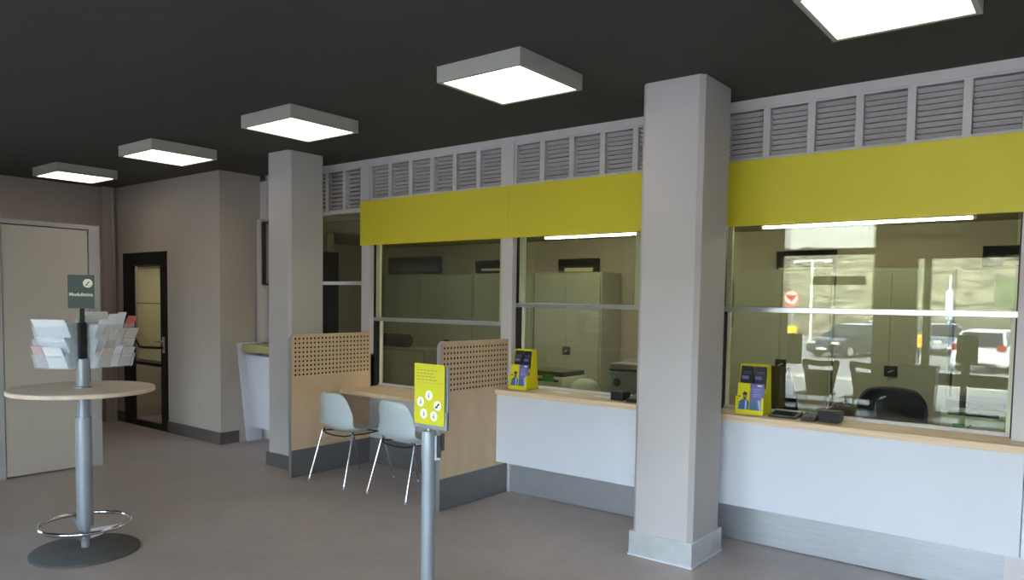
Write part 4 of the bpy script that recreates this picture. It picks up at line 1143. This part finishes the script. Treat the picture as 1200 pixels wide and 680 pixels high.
# lamp poles
def lamp(x, y, h, arm, label):
    g = thing('street_lamp', label, 'street lamp', (x, y, GZ))
    b = BM(); tube(b, [(x, y, GZ), (x, y, h)], .07, 8); obj('pole', b, 'icon', g)
    b = BM(); tube(b, [(x-arm, y, h-.05), (x+arm, y, h-.05)], .05, 6); obj('arm', b, 'icon', g)
    for s in (-1, 1):
        b = BM(); box(b, x+s*arm-.2, x+s*arm+.2, y-.12, y+.12, h-.16, h-.04, .03); obj('lamp_head', b, 'icon', g)
lamp(-13.6, -36.7, 4.35, .9, 'white twin street lamp on the far side, reflected in the right window')
g = thing('price_pylon', 'tall white roadside pylon reflected near the middle of the right window', 'pylon', (-6.25, -36.1, GZ))
b = BM(); box(b, -6.29, -6.19, -36.15, -36.05, GZ, 3.3); obj('mast', b, 'icon', g)
b = BM(); box(b, -6.42, -6.1, -36.2, -36.0, .95, 2.5, .02); obj('panel', b, 'lblue', g)
g = thing('waste_container', 'small yellow container by the road, reflected left of the grey car', 'container', (-5.6, -23.8, GZ))
b = BM(); box(b, -5.72, -5.48, -23.9, -23.7, GZ+.6, .5, .03); obj('body', b, mat('yellow_box2', (236, 176, 40), .5), g)
b = BM(); box(b, -5.63, -5.57, -23.83, -23.77, GZ, GZ+.6); obj('post', b, 'dark', g)

# ------------------------------------------------------------------ light
w = bpy.data.worlds.new('sky'); S.world = w; w.use_nodes = True
nt = w.node_tree; bg = nt.nodes['Background']
sk = nt.nodes.new('ShaderNodeTexSky'); sk.sky_type = 'NISHITA'; sk.sun_disc = False
sk.sun_elevation = math.radians(42); sk.sun_rotation = math.radians(20); sk.air_density = 1.0; sk.dust_density = 2.0
hs = nt.nodes.new('ShaderNodeHueSaturation'); hs.inputs['Saturation'].default_value = .55
nt.links.new(sk.outputs[0], hs.inputs['Color']); nt.links.new(hs.outputs[0], bg.inputs[0]); bg.inputs[1].default_value = 1.7
sd = bpy.data.lights.new('sun', 'SUN'); sd.energy = 6.0; sd.angle = math.radians(.6); sd.color = (1, .95, .88)
so = bpy.data.objects.new('sun', sd); COL.objects.link(so)
so.rotation_euler = Vector((.35, .75, .72)).to_track_quat('Z', 'Y').to_euler()   # sun stands behind the building

# ------------------------------------------------------------------ camera
cam = bpy.data.cameras.new('camera'); co = bpy.data.objects.new('camera', cam); COL.objects.link(co)
r_ = Vector((0.78744444, 0.61619725, 0.01523797)); u_ = Vector((-0.04727238, 0.03572424, 0.99824301)); f_ = Vector((-0.61457023, 0.78678124, -0.05725996))
co.matrix_world = Matrix(((r_.x, u_.x, -f_.x, 0), (r_.y, u_.y, -f_.y, 0), (r_.z, u_.z, -f_.z, 1.6), (0, 0, 0, 1)))
cam.sensor_width = 36; cam.lens = 875.37/1200*36; cam.shift_y = 63.304/1200; cam.clip_start = .05; cam.clip_end = 500
S.camera = co
S.view_settings.view_transform = 'Standard'; S.view_settings.look = 'None'; S.view_settings.gamma = 1; S.view_settings.use_curve_mapping = False
S.view_settings.exposure = 1.75
try:
    S.cycles.max_bounces = 10; S.cycles.transparent_max_bounces = 24; S.cycles.diffuse_bounces = 5; S.cycles.glossy_bounces = 4
    S.cycles.sample_clamp_indirect = 6
except Exception: pass
